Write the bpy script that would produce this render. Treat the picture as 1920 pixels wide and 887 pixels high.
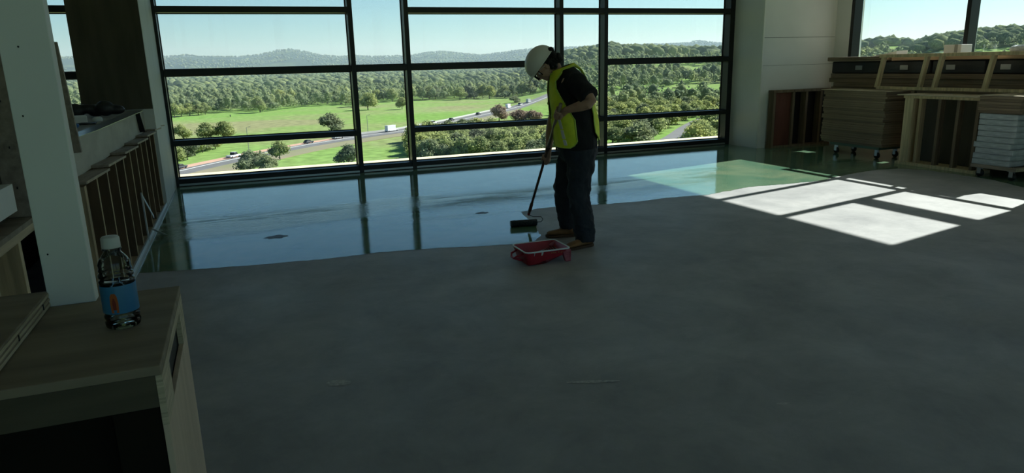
import bpy, bmesh, math, random
import numpy as np
from mathutils import Vector, Matrix, noise as mnoise
random.seed(7); rng = np.random.default_rng(11)
PI = math.pi
S = bpy.context.scene
COL = S.collection
for o in list(bpy.data.objects): bpy.data.objects.remove(o)

# ------------------------------------------------------------------ camera
FPX, PITCH, ROLL, YAW, EYE = 1306.0, 0.2425103, -0.025573, 0.367328, 1.6
cam_fwd = Vector((math.sin(YAW)*math.cos(PITCH), math.cos(YAW)*math.cos(PITCH), -math.sin(PITCH)))
_rt = Vector((math.cos(YAW), -math.sin(YAW), 0)); _up = _rt.cross(cam_fwd)
cam_right = math.cos(ROLL)*_rt + math.sin(ROLL)*_up
cam_up = -math.sin(ROLL)*_rt + math.cos(ROLL)*_up
cd = bpy.data.cameras.new('camera'); cam = bpy.data.objects.new('camera', cd); COL.objects.link(cam)
cd.sensor_width = 36; cd.lens = FPX/1920*36; cd.clip_start = .05; cd.clip_end = 20000
M3 = Matrix((cam_right, cam_up, -cam_fwd)).transposed()
cam.matrix_world = Matrix.Translation((0, 0, EYE)) @ M3.to_4x4()
S.camera = cam

def ground_point(u, v, z):
    """where a sight line towards a landmark of the valley meets the level z"""
    d = (u-960)/FPX*cam_right - (v-443.5)/FPX*cam_up + cam_fwd
    t = (z-EYE)/d.z
    return Vector((d.x*t, d.y*t, z))

# ------------------------------------------------------------------ light
SUN_DIR = Vector((1, .21, .69*1.02)).normalized()
SKY_STRENGTH = 0.125
SUN_ENERGY = 12.0
EXPOSURE = 0.0
w = bpy.data.worlds.new('world'); S.world = w; w.use_nodes = True
nt = w.node_tree; nt.nodes.clear()
wo = nt.nodes.new('ShaderNodeOutputWorld'); bg = nt.nodes.new('ShaderNodeBackground')
sky = nt.nodes.new('ShaderNodeTexSky'); sky.sky_type = 'NISHITA'; sky.sun_disc = False
sky.sun_elevation = math.asin(SUN_DIR.z); sky.sun_rotation = math.atan2(SUN_DIR.x, SUN_DIR.y)
sky.altitude = 300; sky.air_density = 1.0; sky.dust_density = 0.4; sky.ozone_density = 1.0
tint = nt.nodes.new('ShaderNodeMixRGB'); tint.blend_type = 'MULTIPLY'; tint.inputs[0].default_value = 1
tint.inputs[2].default_value = (.66, .93, 1.03, 1)
nt.links.new(sky.outputs[0], tint.inputs[1]); nt.links.new(tint.outputs[0], bg.inputs[0])
bg.inputs[1].default_value = SKY_STRENGTH
nt.links.new(bg.outputs[0], wo.inputs[0])
sl = bpy.data.lights.new('sun', 'SUN'); sl.energy = SUN_ENERGY; sl.angle = math.radians(.5); sl.color = (1, .96, .88)
sun = bpy.data.objects.new('sun', sl); COL.objects.link(sun)
sun.rotation_euler = SUN_DIR.to_track_quat('Z', 'Y').to_euler(); sun.location = (60, 20, 60)
S.view_settings.view_transform = 'Standard'; S.view_settings.look = 'None'
S.view_settings.exposure = EXPOSURE; S.view_settings.gamma = 1; S.view_settings.use_curve_mapping = False

# ------------------------------------------------------------------ materials
def new_mat(name):
    m = bpy.data.materials.new(name); m.use_nodes = True
    n = m.node_tree; return m, n, n.nodes['Principled BSDF']
def mat(name, col, rough=.6, var=.0, scale=5.0, stretch=(1, 1, 1), bump=0.0, metal=0.0, spec=.5, col2=None, coord='Object', detail=4, bscale=None):
    m, n, b = new_mat(name)
    c = tuple(col)+(1,)
    b.inputs['Base Color'].default_value = c; b.inputs['Roughness'].default_value = rough
    b.inputs['Metallic'].default_value = metal; b.inputs['Specular IOR Level'].default_value = spec
    if var or col2 or bump:
        tc = n.nodes.new('ShaderNodeTexCoord'); mp = n.nodes.new('ShaderNodeMapping'); mp.inputs['Scale'].default_value = stretch
        n.links.new(tc.outputs[coord], mp.inputs[0])
        nz = n.nodes.new('ShaderNodeTexNoise'); nz.inputs['Scale'].default_value = scale; nz.inputs['Detail'].default_value = detail
        n.links.new(mp.outputs[0], nz.inputs[0])
        if var or col2:
            r = n.nodes.new('ShaderNodeValToRGB')
            c2 = tuple(col2) if col2 else tuple(max(0, x*(1-var)) for x in col)
            c1 = col if col2 else tuple(min(1, x*(1+var)) for x in col)
            r.color_ramp.elements[0].position = .3; r.color_ramp.elements[1].position = .7
            r.color_ramp.elements[0].color = tuple(c2)+(1,); r.color_ramp.elements[1].color = tuple(c1)+(1,)
            n.links.new(nz.outputs[0], r.inputs[0]); n.links.new(r.outputs[0], b.inputs['Base Color'])
        if bump:
            nb = nz
            if bscale:
                nb = n.nodes.new('ShaderNodeTexNoise'); nb.inputs['Scale'].default_value = bscale; nb.inputs['Detail'].default_value = 3
                n.links.new(mp.outputs[0], nb.inputs[0])
            bp = n.nodes.new('ShaderNodeBump'); bp.inputs['Strength'].default_value = bump; bp.inputs['Distance'].default_value = .02
            n.links.new(nb.outputs[0], bp.inputs['Height']); n.links.new(bp.outputs[0], b.inputs['Normal'])
    return m
def glass_mat(name, tintc, rough=0.0, ior=1.45):
    m = bpy.data.materials.new(name); m.use_nodes = True; n = m.node_tree; n.nodes.clear()
    o = n.nodes.new('ShaderNodeOutputMaterial'); mx = n.nodes.new('ShaderNodeMixShader')
    tr = n.nodes.new('ShaderNodeBsdfTransparent'); tr.inputs[0].default_value = tuple(tintc)+(1,)
    gl = n.nodes.new('ShaderNodeBsdfGlossy'); gl.inputs['Roughness'].default_value = rough
    fr = n.nodes.new('ShaderNodeFresnel'); fr.inputs[0].default_value = ior
    n.links.new(fr.outputs[0], mx.inputs[0]); n.links.new(tr.outputs[0], mx.inputs[1]); n.links.new(gl.outputs[0], mx.inputs[2])
    n.links.new(mx.outputs[0], o.inputs[0]); return m

def wood(name, col, rough=.7, s=(1, 14, 14), k=.28):
    return mat(name, col, rough, var=k, scale=2.2, stretch=s, bump=.15, detail=6)
M = {}
M['frame'] = mat('black_aluminium', (.012, .013, .014), .42, spec=.4)
M['wall'] = mat('white_drywall', (.80, .79, .76), .85, var=.05, scale=1.3, bump=.05, bscale=60)
M['reveal'] = mat('primed_drywall', (.80, .79, .74), .8, var=.04, scale=2)
M['ceil'] = mat('ceiling_deck', (.68, .66, .64), .9, var=.1, scale=2)
M['darkwall'] = mat('room_wall', (.66, .64, .61), .9, var=.1, scale=1)
M['post'] = mat('painted_lumber', (.80, .81, .78), .7, var=.05, scale=3, stretch=(1, 1, .3), bump=.05)
M['lumber'] = wood('pine_lumber', (.46, .34, .20), s=(12, 12, 1))
M['lumber_y'] = wood('pine_plate', (.50, .39, .25), s=(14, 1, 14))
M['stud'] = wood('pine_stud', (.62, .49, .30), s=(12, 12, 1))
M['plywood'] = wood('plywood_sheathing', (.17, .105, .05), s=(6, 2, 1), k=.35)
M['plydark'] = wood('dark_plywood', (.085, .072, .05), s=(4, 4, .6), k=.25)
M['sideboard'] = mat('pale_knotty_board', (.66, .52, .40), .7, col2=(.54, .42, .31), scale=2.5, stretch=(8, 8, 1.2), bump=.1)
M['shade_front'] = mat('shaded_counter_front', (.016, .013, .009), .95, spec=.1)  # counter front near black, its shade put into the colour
M['railwood'] = wood('shaded_front_rail', (.10, .085, .06), s=(1, 8, 8))  # rail wood darkened to paint in the shade on the counter front
M['railwood'].node_tree.nodes['Principled BSDF'].inputs['Specular IOR Level'].default_value = .15
M['plytop'] = wood('worn_plywood_top', (.25, .20, .145), s=(1, 7, 7), k=.25)
M['plyedge'] = mat('plywood_edge', (.50, .42, .30), .8, var=.3, scale=9, stretch=(1, 1, 20))
M['fascia'] = mat('pale_sanded_plywood', (.56, .53, .45), .75, col2=(.44, .41, .34), scale=3, stretch=(1, 1, 2.5), bump=.05)
M['capwood'] = wood('cap_plywood', (.30, .24, .19), s=(14, 1, 14), k=.25)
M['slab'] = mat('grey_bench_top', (.34, .34, .33), .7, var=.2, scale=4)
M['nail'] = mat('nail_head', (.03, .03, .03), .5, metal=.6)
M['card'] = mat('brown_cardboard', (.30, .22, .15), .85, var=.25, scale=2, stretch=(1, 1, 30))
M['card2'] = mat('dark_particle_board', (.22, .16, .11), .85, var=.3, scale=2, stretch=(1, 1, 30))
M['black'] = mat('black_plastic', (.012, .012, .014), .5)
M['blackwrap'] = mat('black_wrapped_bundle', (.018, .018, .022), .45, bump=.4, scale=6)
M['whitebox'] = mat('white_shrink_wrap', (.62, .66, .68), .45, col2=(.36, .40, .43), scale=7, stretch=(1, 1, 5), bump=.4)
M['white'] = mat('white_plastic', (.75, .75, .74), .5)
M['steel'] = mat('galvanised_steel', (.45, .46, .47), .35, metal=.9)
M['zinc'] = mat('pale_metal_strip', (.60, .62, .62), .4, metal=.2)
M['dolly'] = mat('green_dolly_deck', (.10, .17, .13), .6, var=.2, scale=4)
M['darklumber'] = wood('shade_toned_lumber', (.17, .12, .075), s=(12, 12, 1))  # darker copy of the pine lumber with shade put into its colour
M['studside'] = wood('shaded_stud_side', (.14, .085, .045), s=(6, 6, 1))  # stud sides in dark brown, their shade put into the colour
M['redpanel'] = wood('reddish_panel', (.13, .04, .025), s=(4, 4, .8), k=.3)
M['blue'] = mat('blue_tape', (.03, .16, .42), .5)
M['skin'] = mat('skin', (.52, .30, .21), .55, var=.08, scale=12)
M['shirt'] = mat('black_cotton', (.010, .010, .012), .9, bump=.35, scale=14)
M['denim'] = mat('dark_denim', (.035, .042, .055), .85, col2=(.018, .022, .03), scale=9, stretch=(1, 1, .4), bump=.5)
M['hivis'] = mat('lime_mesh_fabric', (.86, 1.0, .05), .7, var=.08, scale=25, bump=.2)
M['silver'] = mat('reflective_tape', (.85, .84, .74), .35)
M['hat'] = mat('off_white_hard_hat', (.86, .82, .74), .35)
M['hatrim'] = mat('hard_hat_edge', (.9, .88, .8), .4)
M['hair'] = mat('dark_curly_hair', (.012, .009, .008), .8, bump=1.0, scale=60)
M['boot'] = mat('tan_work_boot', (.30, .15, .06), .7, var=.25, scale=14)
M['sole'] = mat('boot_sole', (.10, .055, .03), .8)
M['pole'] = mat('brown_pole_grip', (.10, .045, .03), .4)
M['polel'] = mat('pale_pole_shaft', (.34, .25, .17), .4)
M['redtip'] = mat('red_ferrule', (.45, .03, .02), .4)
M['nap'] = mat('wet_roller_nap', (.012, .02, .022), .35, bump=.8, scale=60)
M['tray'] = mat('red_tray_plastic', (.42, .02, .035), .38, var=.2, scale=9)
M['traypink'] = mat('worn_pink_tray', (.62, .17, .21), .5, col2=(.25, .03, .045), scale=16)
M['paintrim'] = mat('dried_pale_coating', (.85, .88, .86), .4)
M['ribs'] = mat('coated_ramp', (.15, .22, .27), .25, col2=(.05, .07, .09), scale=20)
M['liquid'] = mat('floor_coating_liquid', (.05, .02, .02), .08)
M['mark'] = mat('yellowish_stamp', (.55, .45, .15), .6)
M['glass'] = glass_mat('tinted_window_glass', (.885, .93, .925), 0, 1.38)
M['plastic'] = glass_mat('clear_bottle_plastic', (.86, .90, .90), .06, 1.45)
M['water'] = glass_mat('bottle_water', (.85, .90, .90), 0, 1.33)
M['cap'] = mat('bottle_cap', (.55, .56, .55), .45)
M['goggle'] = glass_mat('clear_spectacles', (.97, .98, .98), 0, 1.3)

# ------------------------------------------------------------------ mesh helpers
class MB:
    def __init__(s): s.v = []; s.f = []; s.m = []
    def add(s, vs, fs, mi=0):
        b = len(s.v); s.v += [tuple(x) for x in vs]; s.f += [tuple(b+i for i in f) for f in fs]; s.m += [mi]*len(fs)
    def box(s, x0, x1, y0, y1, z0, z1, mi=0, T=None):
        p = [(x, y, z) for z in (z0, z1) for y in (y0, y1) for x in (x0, x1)]
        if T is not None: p = [T @ Vector(q) for q in p]
        s.add(p, [(0, 2, 3, 1), (4, 5, 7, 6), (0, 1, 5, 4), (2, 6, 7, 3), (0, 4, 6, 2), (1, 3, 7, 5)], mi)
    def tube(s, path, rad, n=10, cap=True, mi=0, closed=False):
        P = [Vector(p) for p in path]; k = len(P)
        R = rad if hasattr(rad, '__len__') else [rad]*k
        R = [(r, r) if not hasattr(r, '__len__') else r for r in R]
        T = [((P[(i+1) % k]-P[(i-1) % k]) if closed else (P[min(i+1, k-1)]-P[max(i-1, 0)])).normalized() for i in range(k)]
        a = T[0].orthogonal().normalized()
        if abs(T[0].z) > .5: a = (Vector((1, 0, 0))-T[0]*T[0].x).normalized()
        vs = []
        for i in range(k):
            a = (a-T[i]*a.dot(T[i])).normalized(); b = T[i].cross(a)
            for j in range(n):
                t = 2*PI*j/n; vs.append(P[i]+a*math.cos(t)*R[i][0]+b*math.sin(t)*R[i][1])
        fs = [(i*n+j, i*n+(j+1) % n, (i+1)*n+(j+1) % n, (i+1)*n+j) for i in range(k-1) for j in range(n)]
        if closed: fs += [((k-1)*n+j, (k-1)*n+(j+1) % n, (j+1) % n, j) for j in range(n)]
        elif cap: fs += [tuple(range(n))[::-1], tuple((k-1)*n+j for j in range(n))]
        s.add(vs, fs, mi)
    def bar(s, a, b, w, h, up=(0, 0, 1), mi=0):
        a = Vector(a); b = Vector(b); d = (b-a); L = d.length; d.normalize(); u = Vector(up); r = d.cross(u).normalized(); u = r.cross(d)
        T = Matrix((r, d, u)).transposed().to_4x4(); T.translation = a
        s.box(-w/2, w/2, 0, L, -h/2, h/2, mi, T)
    def prism(s, poly, T, h, mi=0):
        n = len(poly); vs = [T @ Vector((x, y, 0)) for x, y in poly]+[T @ Vector((x, y, h)) for x, y in poly]
        s.add(vs, [tuple(range(n))[::-1], tuple(range(n, 2*n))]+[(i, (i+1) % n, n+(i+1) % n, n+i) for i in range(n)], mi)
    def ell(s, c, r, T=None, nu=16, nv=10, mi=0):
        vs = []; c = Vector(c)
        for i in range(nv+1):
            p = PI*i/nv
            for j in range(nu):
                t = 2*PI*j/nu; q = Vector((r[0]*math.sin(p)*math.cos(t), r[1]*math.sin(p)*math.sin(t), r[2]*math.cos(p)))
                vs.append(c+(T @ q if T is not None else q))
        fs = [(i*nu+j, (i+1)*nu+j, (i+1)*nu+(j+1) % nu, i*nu+(j+1) % nu) for i in range(nv) for j in range(nu)]
        s.add(vs, fs, mi)
    def lathe(s, prof, n=32, c=(0, 0, 0), mi=0, ends=True):
        k = len(prof)
        vs = [(c[0]+r*math.cos(2*PI*j/n), c[1]+r*math.sin(2*PI*j/n), c[2]+z) for r, z in prof for j in range(n)]
        fs = [(i*n+j, i*n+(j+1) % n, (i+1)*n+(j+1) % n, (i+1)*n+j) for i in range(k-1) for j in range(n)]
        if ends: fs += [tuple(range(n))[::-1], tuple((k-1)*n+j for j in range(n))]
        s.add(vs, fs, mi)
    def build(s, name, mats, parent=None, smooth=False, bevel=0, mods=(), loc=None, rot=None):
        me = bpy.data.meshes.new(name); me.from_pydata(s.v, [], s.f); me.validate()
        bm = bmesh.new(); bm.from_mesh(me); bmesh.ops.remove_doubles(bm, verts=bm.verts, dist=1e-6)
        bmesh.ops.recalc_face_normals(bm, faces=bm.faces); bm.to_mesh(me); bm.free()
        if not isinstance(mats, (list, tuple)): mats = [mats]
        for m in mats: me.materials.append(m)
        if len(mats) > 1 and len(me.polygons) == len(s.m): me.polygons.foreach_set('material_index', s.m)
        if smooth: me.polygons.foreach_set('use_smooth', [True]*len(me.polygons))
        o = bpy.data.objects.new(name, me); COL.objects.link(o)
        if parent: o.parent = parent
        if loc: o.location = loc
        if rot: o.rotation_euler = rot
        if bevel:
            b = o.modifiers.new('bevel', 'BEVEL'); b.width = bevel; b.segments = 2; b.limit_method = 'ANGLE'
        for kind, kw in mods:
            q = o.modifiers.new(kind.lower(), kind)
            for a_, b_ in kw.items(): setattr(q, a_, b_)
        return o
def tag(o, label=None, cat=None, group=None, kind=None):
    if label: o['label'] = label
    if cat: o['category'] = cat
    if group: o['group'] = group
    if kind: o['kind'] = kind
    return o
def empty(name, loc=(0, 0, 0), rz=0, label=None, cat=None, group=None):
    o = bpy.data.objects.new(name, None); COL.objects.link(o); o.location = loc; o.rotation_euler = (0, 0, rz)
    o.empty_display_size = .1
    return tag(o, label, cat, group)
def struct(o): o['kind'] = 'structure'; return o
def copy_tree(o, parent=None):
    c = o.copy(); COL.objects.link(c)
    if parent: c.parent = parent
    for ch in o.children: copy_tree(ch, c)
    return c
def bx(name, x0, x1, y0, y1, z0, z1, m, parent=None, bevel=0):
    b = MB(); b.box(x0, x1, y0, y1, z0, z1); return b.build(name, m, parent, bevel=bevel)

# ================================================================== ROOM SHELL
XL, XR, YB, YW, ZC = -3.2, 10.4, -3.6, 11.0, 3.90
# concrete floor
def concrete():
    m, n, b = new_mat('trowelled_concrete'); L = n.links
    tc = n.nodes.new('ShaderNodeTexCoord')
    def nz(scale, detail=5, rough=.6, dist=0.0, st=None):
        a = n.nodes.new('ShaderNodeTexNoise'); a.inputs['Scale'].default_value = scale; a.inputs['Detail'].default_value = detail
        a.inputs['Roughness'].default_value = rough; a.inputs['Distortion'].default_value = dist
        src = tc.outputs['Object']
        if st:
            mp = n.nodes.new('ShaderNodeMapping'); mp.inputs['Scale'].default_value = st; L.new(src, mp.inputs[0]); src = mp.outputs[0]
        L.new(src, a.inputs[0]); return a.outputs[0]
    def ramp(src, p0, c0, p1, c1):
        r = n.nodes.new('ShaderNodeValToRGB'); r.color_ramp.elements[0].position = p0; r.color_ramp.elements[1].position = p1
        r.color_ramp.elements[0].color = c0; r.color_ramp.elements[1].color = c1; L.new(src, r.inputs[0]); return r.outputs[0]
    base = ramp(nz(.7, 6, .65, .4), .32, (.345, .34, .355, 1), .68, (.46, .45, .46, 1))
    blot = ramp(nz(1.9, 9, .72, .35), .35, (.80, .81, .82, 1), .65, (1.12, 1.12, 1.11, 1))
    mx = n.nodes.new('ShaderNodeMixRGB'); mx.blend_type = 'MULTIPLY'; mx.inputs[0].default_value = 1.0; L.new(base, mx.inputs[1]); L.new(blot, mx.inputs[2])
    scuff = ramp(nz(1.6, 9, .75, 1.0, (.6, 2.2, 1)), .66, (0, 0, 0, 1), .80, (1, 1, 1, 1))
    mx2 = n.nodes.new('ShaderNodeMixRGB'); L.new(scuff, mx2.inputs[0]); L.new(mx.outputs[0], mx2.inputs[1]); mx2.inputs[2].default_value = (.68, .67, .64, 1)
    # small marks scattered
    sp = ramp(nz(14, 3, .6, .3), .73, (0, 0, 0, 1), .78, (.6, .6, .6, 1))
    mx3 = n.nodes.new('ShaderNodeMixRGB'); L.new(sp, mx3.inputs[0]); L.new(mx2.outputs[0], mx3.inputs[1]); mx3.inputs[2].default_value = (.62, .61, .59, 1)
    L.new(mx3.outputs[0], b.inputs['Base Color'])
    rr = ramp(nz(1.1, 6, .7, .8), .3, (.50, .50, .50, 1), .7, (.72, .72, .72, 1)); L.new(rr, b.inputs['Roughness'])
    b.inputs['Specular IOR Level'].default_value = .35
    bp = n.nodes.new('ShaderNodeBump'); bp.inputs['Strength'].default_value = .12; bp.inputs['Distance'].default_value = .01
    L.new(nz(9, 6), bp.inputs['Height']); L.new(bp.outputs[0], b.inputs['Normal'])
    return m
M['concrete'] = concrete()
struct(bx('floor', XL-.2, XR+.3, YB-.2, YW+.22, -.3, 0, M['concrete']))
struct(bx('ceiling', XL-.2, XR+.3, YB-.2, YW+.22, ZC, ZC+.3, M['ceil']))
b = MB(); b.box(XL-.2, XR+.3, YB-.2, YB, 0, .2); b.box(XL-.2, XR+.3, YB-.2, YB, 3.7, ZC)
for x0, x1 in ((XL-.2, -1.6), (1.5, 1.8), (4.9, 5.2), (8.3, XR+.3)): b.box(x0, x1, YB-.2, YB, .2, 3.7)
wb = struct(b.build('wall_back', M['darkwall']))
for k, (x0, x1) in enumerate(((-1.6, 1.5), (1.8, 4.9), (5.2, 8.3))):  # unseen back windows, added to light surfaces that face the camera
    b = MB(); b.box(x0, x1, YB-.12, YB-.11, .2, 3.7); g = b.build('window_%d' % (k+20), M['glass']); struct(g)
    b = MB(); b.box(x0, x1, YB-.14, YB-.06, .2, .27); b.box(x0, x1, YB-.14, YB-.06, 3.63, 3.7); b.box((x0+x1)/2-.03, (x0+x1)/2+.03, YB-.14, YB-.06, .27, 3.63)
    b.build('window_frame', M['frame'], g)
struct(bx('wall_left', XL-.2, XL, YB, YW+.2, 0, ZC, M['darkwall']))
struct(bx('added_overhang', XL-.4, XR+.4, YW+.24, 12.25, ZC+.02, ZC+.25, M['ceil']))  # unseen overhang, added to keep sun off the floor by the front windows
struct(bx('window_ledge', XL-.2, XR+.3, YW+.235, YW+.82, -.16, .075, mat('cream_parapet', (.80, .72, .48), .8, var=.05)))

# right wall with its opening (Y 5.28..9.90)
b = MB()
b.box(XR, XR+.3, YB, -3.0, 0, ZC); b.box(XR, XR+.3, -.6, 5.28, 0, ZC); b.box(XR, XR+.3, -3.0, -.6, 0, .75); b.box(XR, XR+.3, 9.90, YW+.2, 0, ZC); b.box(XR, XR+.3, 5.28, 9.90, 0, .75)  # opening behind the camera is added to let in fill light
struct(b.build('wall_right', M['wall']))
# wall return beside the big window and the short wall beyond it
b = MB(); b.box(8.75, 10.4, 10.23, YW+.2, 0, ZC)
wr = struct(b.build('wall_front', M['wall']))
b = MB(); b.box(8.745, 8.775, 10.215, 10.245, .02, ZC); b.build('corner_bead', M['reveal'], wr, bevel=.006)
b = MB(); b.box(8.79, 10.4, 10.226, 10.23, 1.938, 1.944); b.box(8.79, 10.4, 10.227, 10.23, 1.46, 1.464); b.build('board_joint', mat('drywall_seam', (.12, .12, .11), .9), wr)  # dark grey strips for the seams between drywall boards
# pier on the left of the big window
b = MB(); b.box(-1.63, -.92, 9.46, YW, 0, ZC); pier = struct(b.build('wall_pier', M['post']))
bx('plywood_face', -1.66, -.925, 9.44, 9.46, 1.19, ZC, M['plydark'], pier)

# ---------------------------------------------------- windows
def mull(b, x0, x1, z0, z1, y0=YW, y1=YW+.2):
    b.box(x0, x1, y0, y1, z0, z1)
ZA, ZB_, ZCc, ZS = (2.405, 2.49), (1.555, 1.64), (.58, .66), .11
def front_window(idx, x0, x1, bars, name='window'):
    # x0,x1 clear opening between mullions
    root = struct(empty('window_%d' % idx, ((x0+x1)/2, YW, 0)))
    T = Matrix.Translation((-(x0+x1)/2, -YW, 0))
    b = MB()
    b.box(x0, x1, YW, YW+.19, 0, ZS, T=T); b.box(x0, x1, YW+.02, YW+.19, 3.80, ZC, T=T)
    b.build('sill_member', M['frame'], root, bevel=.004)
    b = MB(); b.box(x0, x1, YW-.012, YW-.001, 0.012, .04, T=T); b.build('sill_trim', M['steel'], root)
    for z0, z1 in bars:
        t = MB(); t.box(x0, x1, YW, YW+.19, z0, z1, T=T); t.build('transom', M['frame'], root, bevel=.004)
    edges = [ZS]+[e for z in bars for e in z]+[3.80]
    for i in range(0, len(edges), 2):
        g = MB(); g.box(x0, x1, YW+.196, YW+.202, edges[i], edges[i+1], T=T)
        p = g.build('glass_pane', M['glass'], root)
        k = MB(); e = .012
        a0, a1 = edges[i], edges[i+1]
        for q in ((x0, x0+e, a0, a1), (x1-e, x1, a0, a1), (x0, x1, a0, a0+e), (x0, x1, a1-e, a1)):
            k.box(q[0], q[1], YW+.18, YW+.195, q[2], q[3], T=T)
        k.build('gasket', M['black'], p)
    return root
MX = [(-.95, -.88), (1.70, 1.77), (2.55, 2.62), (5.185, 5.255), (6.03, 6.10), (8.645, 8.75)]
fullbars = [ZCc, ZB_, ZA, (3.1, 3.17)]
wid = 1
front_window(wid, -3.2, -1.9, fullbars); wid += 1
front_window(wid, -1.83, -.95, fullbars); wid += 1
for i in range(5):
    bars = {0: fullbars, 1: [ZB_], 2: fullbars, 3: [ZCc, ZA, (3.1, 3.17)], 4: fullbars}[i]
    front_window(wid, MX[i][1], MX[i+1][0], bars); wid += 1
for k, (x0, x1) in enumerate([(-1.9, -1.83)]+MX):
    b = MB(); b.box(x0, x1, YW-.002, YW+.2, 0, ZC); struct(b.build('trim_%d' % (k+1), M['frame'], bevel=.004))
# right-hand window
b = MB(); b.box(XR+.185, XR+.191, -3.0, -.6, .75, ZC); g = b.build('window_24', M['glass']); struct(g)  # unseen window behind the camera, added so bounced sun lifts the room
b = MB(); b.box(XR, XR+.18, -3.0, -2.93, .75, ZC); b.box(XR, XR+.18, -.67, -.6, .75, ZC); b.box(XR, XR+.18, -2.93, -.67, .75, .84); b.build('window_frame', M['frame'], g)
MR = [(5.28, 5.35), (6.64, 6.72), (7.665, 7.735), (9.83, 9.90)]
for k, (y0, y1) in enumerate(MR):
    b = MB(); b.box(XR, XR+.19, y0, y1, .75, ZC); struct(b.build('trim_%d' % (k+9), M['frame'], bevel=.004))
for k in range(3):
    y0, y1 = MR[k][1], MR[k+1][0]; yc = (y0+y1)/2
    root = struct(empty('window_%d' % wid, (XR, yc, .75))); wid += 1
    T = Matrix.Translation((-XR, -yc, -.75))
    b = MB(); b.box(XR, XR+.18, y0, y1, .75, .84, T=T)
    if k == 0: b.box(XR+.02, XR+.18, y0, y1, 2.75, 2.90, T=T)
    b.build('window_frame', M['frame'], root)
    segs = [(.84, 2.75), (2.90, ZC)] if k == 0 else [(.84, ZC)]
    for s0, s1 in segs:
        g = MB(); g.box(XR+.185, XR+.191, y0, y1, s0, s1, T=T); g.build('glass_pane', M['glass'], root)

# ---------------------------------------------------- wet coating
def wetmat():
    m, n, b = new_mat('wet_green_grey_sealer'); L = n.links
    b.inputs['Base Color'].default_value = (.085, .15, .10, 1)
    tc = n.nodes.new('ShaderNodeTexCoord')
    a = n.nodes.new('ShaderNodeTexNoise'); a.inputs['Scale'].default_value = 1.4; a.inputs['Detail'].default_value = 6; a.inputs['Distortion'].default_value = .8
    L.new(tc.outputs['Object'], a.inputs[0])
    r = n.nodes.new('ShaderNodeValToRGB'); r.color_ramp.elements[0].position = .3; r.color_ramp.elements[1].position = .7
    r.color_ramp.elements[0].color = (.085, .21, .14, 1); r.color_ramp.elements[1].color = (.22, .30, .19, 1)
    L.new(a.outputs[0], r.inputs[0]); L.new(r.outputs[0], b.inputs['Base Color'])
    b.inputs['Roughness'].default_value = .05; b.inputs['IOR'].default_value = 1.5; b.inputs['Specular IOR Level'].default_value = .6
    mp = n.nodes.new('ShaderNodeMapping'); mp.inputs['Scale'].default_value = (1, 1.6, 1); L.new(tc.outputs['Object'], mp.inputs[0])
    f = n.nodes.new('ShaderNodeTexNoise'); f.inputs['Scale'].default_value = 9; f.inputs['Detail'].default_value = 5; f.inputs['Roughness'].default_value = .6
    L.new(mp.outputs[0], f.inputs[0])
    # patches where the coating is still rippled and gritty
    mp2 = n.nodes.new('ShaderNodeMapping'); mp2.inputs['Scale'].default_value = (.35, 1.5, 1); L.new(tc.outputs['Object'], mp2.inputs[0])
    pm = n.nodes.new('ShaderNodeTexNoise'); pm.inputs['Scale'].default_value = 1.1; pm.inputs['Detail'].default_value = 6; pm.inputs['Distortion'].default_value = .5; L.new(mp2.outputs[0], pm.inputs[0])
    pr = n.nodes.new('ShaderNodeMapRange'); pr.inputs[1].default_value = .54; pr.inputs[2].default_value = .66; pr.inputs[3].default_value = .06; pr.inputs[4].default_value = 1.0
    sep = n.nodes.new('ShaderNodeSeparateXYZ'); L.new(tc.outputs['Object'], sep.inputs[0])
    q1 = n.nodes.new('ShaderNodeMath'); q1.operation = 'SUBTRACT'; q1.inputs[1].default_value = 7.95; L.new(sep.outputs[1], q1.inputs[0])
    q2 = n.nodes.new('ShaderNodeMath'); q2.operation = 'ABSOLUTE'; L.new(q1.outputs[0], q2.inputs[0])
    q3 = n.nodes.new('ShaderNodeMath'); q3.operation = 'MULTIPLY_ADD'; q3.inputs[1].default_value = -.30; L.new(q2.outputs[0], q3.inputs[0])
    q4 = n.nodes.new('ShaderNodeMath'); q4.operation = 'ADD'; q4.inputs[1].default_value = .17; L.new(pm.outputs[0], q3.inputs[2]); L.new(q3.outputs[0], q4.inputs[0])
    L.new(q4.outputs[0], pr.inputs[0])
    fine = n.nodes.new('ShaderNodeTexNoise'); fine.inputs['Scale'].default_value = 30; fine.inputs['Detail'].default_value = 5; L.new(mp.outputs[0], fine.inputs[0])
    mh = n.nodes.new('ShaderNodeMath'); mh.operation = 'MULTIPLY'; L.new(fine.outputs[0], mh.inputs[0]); L.new(pr.outputs[0], mh.inputs[1])
    ma = n.nodes.new('ShaderNodeMath'); ma.operation = 'MULTIPLY_ADD'; ma.inputs[1].default_value = .35; L.new(f.outputs[0], ma.inputs[0]); L.new(mh.outputs[0], ma.inputs[2])
    bp = n.nodes.new('ShaderNodeBump'); bp.inputs['Strength'].default_value = .35; bp.inputs['Distance'].default_value = .007
    L.new(ma.outputs[0], bp.inputs['Height']); L.new(bp.outputs[0], b.inputs['Normal'])
    return m
M['wet'] = wetmat()
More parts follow.
